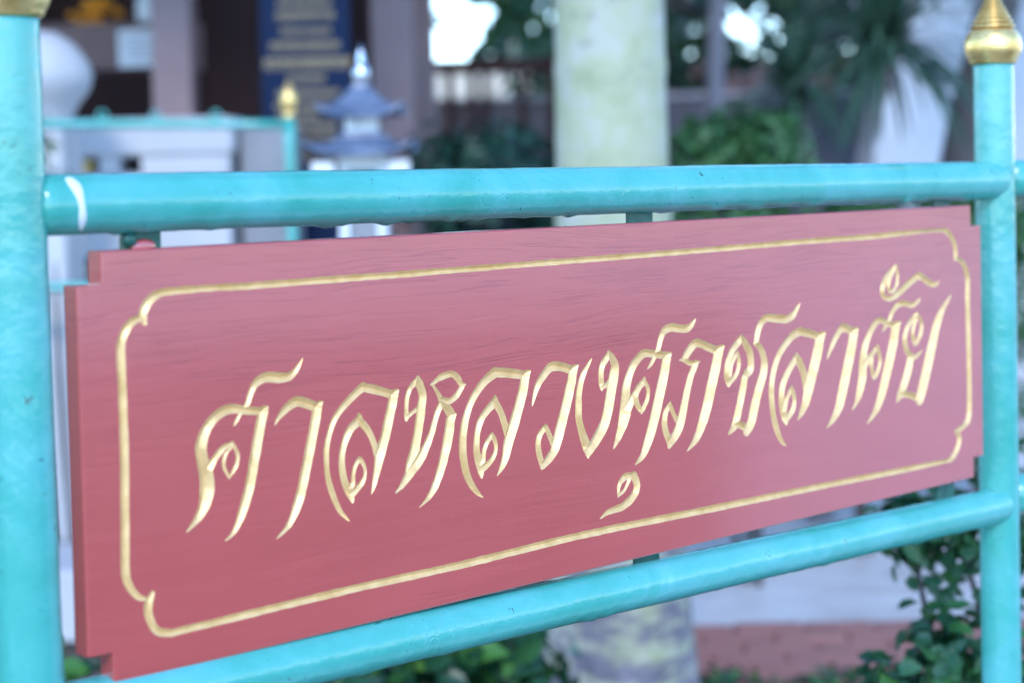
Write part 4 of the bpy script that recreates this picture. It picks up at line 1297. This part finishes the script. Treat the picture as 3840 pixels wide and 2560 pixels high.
shrub('leafy_shrub', 'dark glossy small leaved shrub at lower right behind the right post', 0.745, 2.5,
      [(-0.10, 0, 0.80, 0.13, 0.12, 0.12), (0.05, 0.05, 0.78, 0.16, 0.15, 0.14), (-0.13, -0.05, 0.62, 0.10, 0.10, 0.10), (0.0, 0, 0.55, 0.15, 0.14, 0.16), (-0.20, 0.02, 0.52, 0.06, 0.06, 0.10),
       (0.15, 0.05, 0.6, 0.18, 0.16, 0.2), (0.02, 0, 0.36, 0.2, 0.18, 0.18), (0.25, 0.1, 0.4, 0.2, 0.2, 0.2), (-0.17, 0.0, 0.80, 0.06, 0.05, 0.05), (0.2, 0.1, 0.9, 0.14, 0.14, 0.1)], 230, 0.036, 0.022, BUSH_NEAR, 3, 9, shell=0.1)
for k, (v, d, h, s, wh) in enumerate([(-0.76, 3.1, 0.52, 21, 'lower left corner'), (-0.40, 3.35, 0.50, 22, 'left'), (-0.10, 3.3, 0.56, 23, 'right')]):
    lab = ['dark leafy border shrub seen below the board beside the left post',
           'broad leaved green shrub below the lower rail left of the palm foot',
           'bright leaved shrub touching the left side of the palm foot'][k]
    shrub('border_shrub', lab, v, d, [(-0.1, 0, h - 0.12, 0.13, 0.12, 0.12), (0.09, 0.03, h - 0.16, 0.13, 0.12, 0.13), (0.0, -0.02, h - 0.28, 0.18, 0.15, 0.14), (-0.05, 0.1, h - 0.2, 0.16, 0.14, 0.16), (0.02, 0, 0.15, 0.2, 0.18, 0.13)],
          75, 0.075, 0.045, SHRUB_LEAF, s, 5, 'low shrubs in the border behind the board', 0.2)
shrub('ground_cover', 'low green leaves in front of the brick edging right of the palm foot', 0.62, 4.28,
      [(-0.12, 0, 0.05, 0.16, 0.08, 0.06), (0.15, 0, 0.04, 0.16, 0.08, 0.06), (0.4, 0, 0.03, 0.14, 0.08, 0.05)], 70, 0.05, 0.018, SHRUB_LEAF, 33, 3, shell=0.1, cat='plant')
shrub('potted_fern', 'tuft of bright green leaves between the left post and the white altar', -1.42, 5.45,
      [(0, 0, 1.42, 0.05, 0.06, 0.09), (-0.04, 0, 1.50, 0.06, 0.05, 0.05), (0.0, 0, 1.32, 0.06, 0.05, 0.08)], 60, 0.07, 0.02, BUSH_MID, 6, 3, shell=0.1, cat='plant')
for k, (v, d, blobs, lab) in enumerate([
        (-0.14, 7.0, [(-0.1, 0, 1.3, 0.22, 0.25, 0.24), (0.1, 0, 1.35, 0.24, 0.25, 0.22), (0.0, 0, 0.9, 0.34, 0.3, 0.3), (-0.15, 0, 0.5, 0.34, 0.3, 0.3)], 'dark blue green bush between the pagoda lantern and the palm'),
        (0.22, 7.4, [(-0.1, 0, 1.25, 0.25, 0.25, 0.25), (0.12, 0, 1.2, 0.25, 0.25, 0.25), (0.0, 0, 0.8, 0.34, 0.3, 0.3), (0.1, 0, 0.45, 0.34, 0.3, 0.3)], 'dark bush standing directly behind the palm trunk')]):
    shrub('dark_bush', lab, v, d, blobs, 420, 0.075, 0.042, BUSH_DARK, 40 + k, 5, 'dark bushes left of the palm', 0.2)
hedge = [(0.75, 5.5, 1.53, 'clipped round green bush just right of the palm trunk'), (1.20, 5.9, 1.24, 'low green bush at the foot of the spiky tree'), (1.72, 6.3, 1.30, 'green bush in front of the white wall near the right post')]
for k, (v, d, h, lab) in enumerate(hedge):
    w = 0.21
    blobs = [(-0.11, 0, h - 0.2, 0.14, 0.2, 0.17), (0.10, 0, h - 0.19, 0.14, 0.2, 0.18), (0, 0.05, h - 0.16, 0.15, 0.18, 0.16), (-0.06, 0, h - 0.42, 0.2, 0.22, 0.22), (0.08, 0, h - 0.5, 0.2, 0.22, 0.22), (0, 0, 0.5, 0.25, 0.25, 0.3)]
    shrub('round_bush', lab, v, d, blobs, 520, 0.045, 0.026, BUSH_MID, 60 + k, 4, 'rounded bushes right of the palm', 0.6)

# ------------------------------------------------------------------ spiky leaved tree on the right
def build_dracaena():
    root = site_empty('spiky_tree', 1.16, 6.5, 0)
    tag(root, 'slim brown stemmed tree with drooping tufts of long narrow leaves at right', 'tree')
    st1 = [Vector((0, 0, -0.01)), Vector((0.02, 0, 0.7)), Vector((-0.02, 0, 1.3)), Vector((-0.06, 0.02, 1.62))]
    st2 = [Vector((0.02, 0, 0.6)), Vector((0.12, 0, 1.0)), Vector((0.2, -0.02, 1.45)), Vector((0.26, 0, 1.78))]
    tube('trunk', st1, [0.055, 0.045, 0.036, 0.028], BARK_PALE, root, 12, 0.08)
    tube('branch', st2, [0.045, 0.04, 0.034, 0.026], BARK_PALE, root, 12, 0.08)
    rng = np.random.default_rng(17)
    V, F = [], []
    for (hx, hy, hz, cnt, ln) in ((-0.06, 0.02, 1.60, 90, 0.40), (0.26, 0.0, 1.78, 170, 0.62), (0.42, 0.05, 2.15, 130, 0.60)):
        for _ in range(cnt):
            az = rng.uniform(0, 6.283)
            el = rng.uniform(-0.5, 1.35)
            l = ln * rng.uniform(0.7, 1.15)
            p = Vector((hx, hy, hz + rng.uniform(-0.06, 0.06)))
            d = Vector((math.cos(az) * math.cos(el), math.sin(az) * math.cos(el), math.sin(el)))
            s = d.cross(Vector((0, 0, 1))).normalized()
            w = 0.011
            o = len(V)
            m = 6
            for q in range(m + 1):
                f = q / m
                wd = w * (1 - f ** 2.2) * (0.6 + 0.8 * min(f * 4, 1)) + 0.0006
                V += [p - s * wd, p + s * wd]
                p = p + d * (l / m)
                d = (d + Vector((0, 0, -0.16 - 0.1 * f))).normalized()
            for q in range(m):
                F.append((o + 2 * q, o + 2 * q + 1, o + 2 * q + 3, o + 2 * q + 2))
    mesh_obj('leaf_tufts', V, F, PALM_LEAF, root)
    tube('branch', [st2[2], Vector((0.34, 0.03, 1.8)), Vector((0.42, 0.05, 2.15))], [0.03, 0.026, 0.022], BARK_PALE, root, 10, 0.08)


build_dracaena()


# ------------------------------------------------------------------ trees
def tree(name, label, v, d, height, trunk_r, crown, per, leaf, seed, lean=0.0, bark=BARK, group=None, mat=None):
    root = site_empty(name, v, d, 0)
    tag(root, label, 'tree', group)
    rng = np.random.default_rng(seed)
    path = [Vector((lean * (max(z, 0.0) / height) ** 1.2 + 0.04 * math.sin(z * 1.7 + seed), 0, z)) for z in np.linspace(-0.05, height, 9)]
    rad = [trunk_r * (1.25 if i == 0 else 1.0 - 0.07 * i) for i in range(9)]
    tube('trunk', path, rad, bark, root, 14, 0.15, seed)
    parts = []
    top = path[-2]
    for (x, y, z, *_r2) in crown:
        e = Vector((x, y, z))
        mid = top.lerp(e, 0.55) + Vector((rng.uniform(-0.2, 0.2), rng.uniform(-0.2, 0.2), 0.15))
        parts.append(tube_vf([path[-3], mid, e], [trunk_r * 0.45, trunk_r * 0.28, trunk_r * 0.1], 7))
    mesh_obj('limbs', *join_vf(parts), bark, root, True)
    C, Nn = clump_points(rng, crown, per, 0.15)
    leaf_cloud('crown', C, Nn, leaf, leaf * 0.55, mat or TREE_LEAF, root, rng)
    return root


def crown_blobs(rng, cx, cz, rx, rz, n, r0, r1):
    out = []
    for _ in range(n):
        a = rng.uniform(0, 6.283)
        rr_ = math.sqrt(rng.uniform(0, 1))
        out.append((cx + math.cos(a) * rr_ * rx, math.sin(a) * rr_ * rx * 0.7, cz + rng.uniform(-rz, rz), rng.uniform(r0, r1), rng.uniform(r0, r1), rng.uniform(r0, r1) * 0.75))
    return out


rg = np.random.default_rng(77)
tree('leaning_tree', 'dark leaning trunk between the spiky tree and the right post', 1.86, 7.6, 4.2, 0.13, crown_blobs(rg, 0.6, 4.6, 1.6, 0.6, 9, 0.5, 0.8), 170, 0.16, 91, 0.75)
tree('slender_tree', 'slender mauve grey trunk just right of the palm', 1.06, 9.0, 4.5, 0.062, crown_blobs(rg, 0, 4.6, 1.5, 0.5, 8, 0.4, 0.7), 170, 0.15, 92, 0.06, BARK_PALE)
spec = [(-2.3, 12.5, 3.4, 0.0), (3.6, 14.0, 3.4, 0.1), (-3.2, 15.0, 3.8, 0.0), (1.6, 18.0, 4.0, 0.0), (4.6, 18.5, 4.0, 0.0)]
labs = ['shade tree behind the pavilion column beside the navy board', 'shade tree beyond the white wall at right', 'shade tree behind the pavilion roof',
        'farther shade tree above the round bush', 'farther shade tree at the right edge']
for k, ((v, d, h, ln), lb) in enumerate(zip(spec, labs)):
    cb = crown_blobs(rg, 0, 3.2, 1.7, 1.3, 20, 0.3, 0.6)
    tree('shade_tree', lb, v, d, h, 0.12, cb, 80, 0.17, 100 + k, ln, BARK, 'shade trees in the background')

# far row of garden buildings that shows in pieces between leaves
def house(name, label, v, d, w, dep, h, mat, openings):
    root = site_empty(name, v, d, 0)
    tag(root, label, 'building')
    box('wall', -w / 2, w / 2, 0, dep, 0, h, mat, root)
    for (x0, x1, z0, z1) in openings:
        f = box('window', x0, x1, -0.03, -0.002, z0, z1, DARKWOOD, root)
        box('pane', x0 + 0.06, x1 - 0.06, -0.036, -0.031, z0 + 0.06, z1 - 0.06, GLASS, f)
    V = [(-w / 2 - 0.5, -0.6, h), (w / 2 + 0.5, -0.6, h), (w / 2 + 0.5, dep + 0.6, h), (-w / 2 - 0.5, dep + 0.6, h), (-w / 2, dep / 2, h + 0.6), (w / 2, dep / 2, h + 0.6)]
    mesh_obj('roof', V, [(3, 2, 1, 0), (0, 1, 5, 4), (2, 3, 4, 5), (1, 2, 5), (3, 0, 4)], ROOFTILE, root)


house('garden_house', 'pale cream house far behind the palm seen in patches through leaves', 3.4, 23.0, 5.2, 5.0, 2.3, CREAM, [(-2.2, -1.2, 0.9, 1.9), (-0.5, 0.5, 0.9, 1.9), (1.2, 2.2, 0.9, 1.9)])

ww = site_empty('white_wall', 3.2, 11.0, 0)
tag(ww, 'white painted wall glimpsed behind the spiky tree at right', 'wall')
box('panel', -0.85, 1.6, 0, 0.15, 0, 2.3, WHITEWASH, ww, 0.01)
box('coping', -1.0, 1.65, -0.03, 0.18, 2.301, 2.38, WHITEWASH, ww, 0.01)
lw = site_empty('low_dark_wall', 0.1, 15.5, 0)
tag(lw, 'long dark garden wall far behind the bushes', 'wall')
box('panel', -5.0, 5.0, 0, 0.2, 0, 1.95, simple('mossy_dark_wall', (0.05, 0.05, 0.065), (0.085, 0.085, 0.105), 2, 0.8), lw, 0.01)
box('coping', -5.05, 5.05, -0.03, 0.23, 1.951, 2.0, GREYSTONE, lw, 0.01)

pg = site_empty('timber_pergola', -0.2, 15.2, 0)
tag(pg, 'dark timber pergola rail in front of a bright cream wall left of the palm', 'pergola')
box('beam', -1.3, 1.6, -0.06, 0.06, 2.20, 2.32, DARKWOOD, pg)
rr = random.Random(6)
x = -1.25
while x < 1.6:
    box('post', x - 0.035, x + 0.035, -0.035, 0.035, 0, 2.199, DARKWOOD, pg)
    x += rr.uniform(0.12, 0.42)
cw = site_empty('cream_wall', -0.55, 21.5, 0)
tag(cw, 'far sunlit cream wall showing as a row of bright spots left of the palm', 'wall')
box('panel', -2.4, 1.2, 0, 0.2, 0, 2.72, CREAM, cw)

# distant wood closing the view
rng = np.random.default_rng(5)
K = 4600
vv = rng.uniform(-9, 11, K)
dd = rng.uniform(24.5, 29, K)
zz = 6.8 * rng.uniform(0, 1, K) ** 0.9
# branches bunch the leaves a little and leave gaps
vv += 0.25 * np.sin(zz * 3.1 + vv * 2.3)
zz += 0.22 * np.sin(vv * 2.9)
keep = (((vv + 0.7) / 0.55) ** 2 + ((zz - 3.4) / 0.42) ** 2 > 1) & (((vv - 3.8) / 0.42) ** 2 + ((zz - 3.3) / 0.5) ** 2 > 1)
vv, dd, zz = vv[keep], dd[keep], zz[keep]
K = len(vv)
C = np.stack([CAMX + RGT[0] * vv + FWD[0] * dd, CAMY + RGT[1] * vv + FWD[1] * dd, np.maximum(zz, 0.1)], 1)
Nn = rng.normal(size=(K, 3)) + np.array([-0.6, -0.7, 0.2])
wood = leaf_cloud('distant_wood', C, Nn, 0.52, 0.32, TREE_LEAF, None, rng)
tag(wood, 'distant mass of dark trees closing the view behind the house', 'trees', kind='stuff')
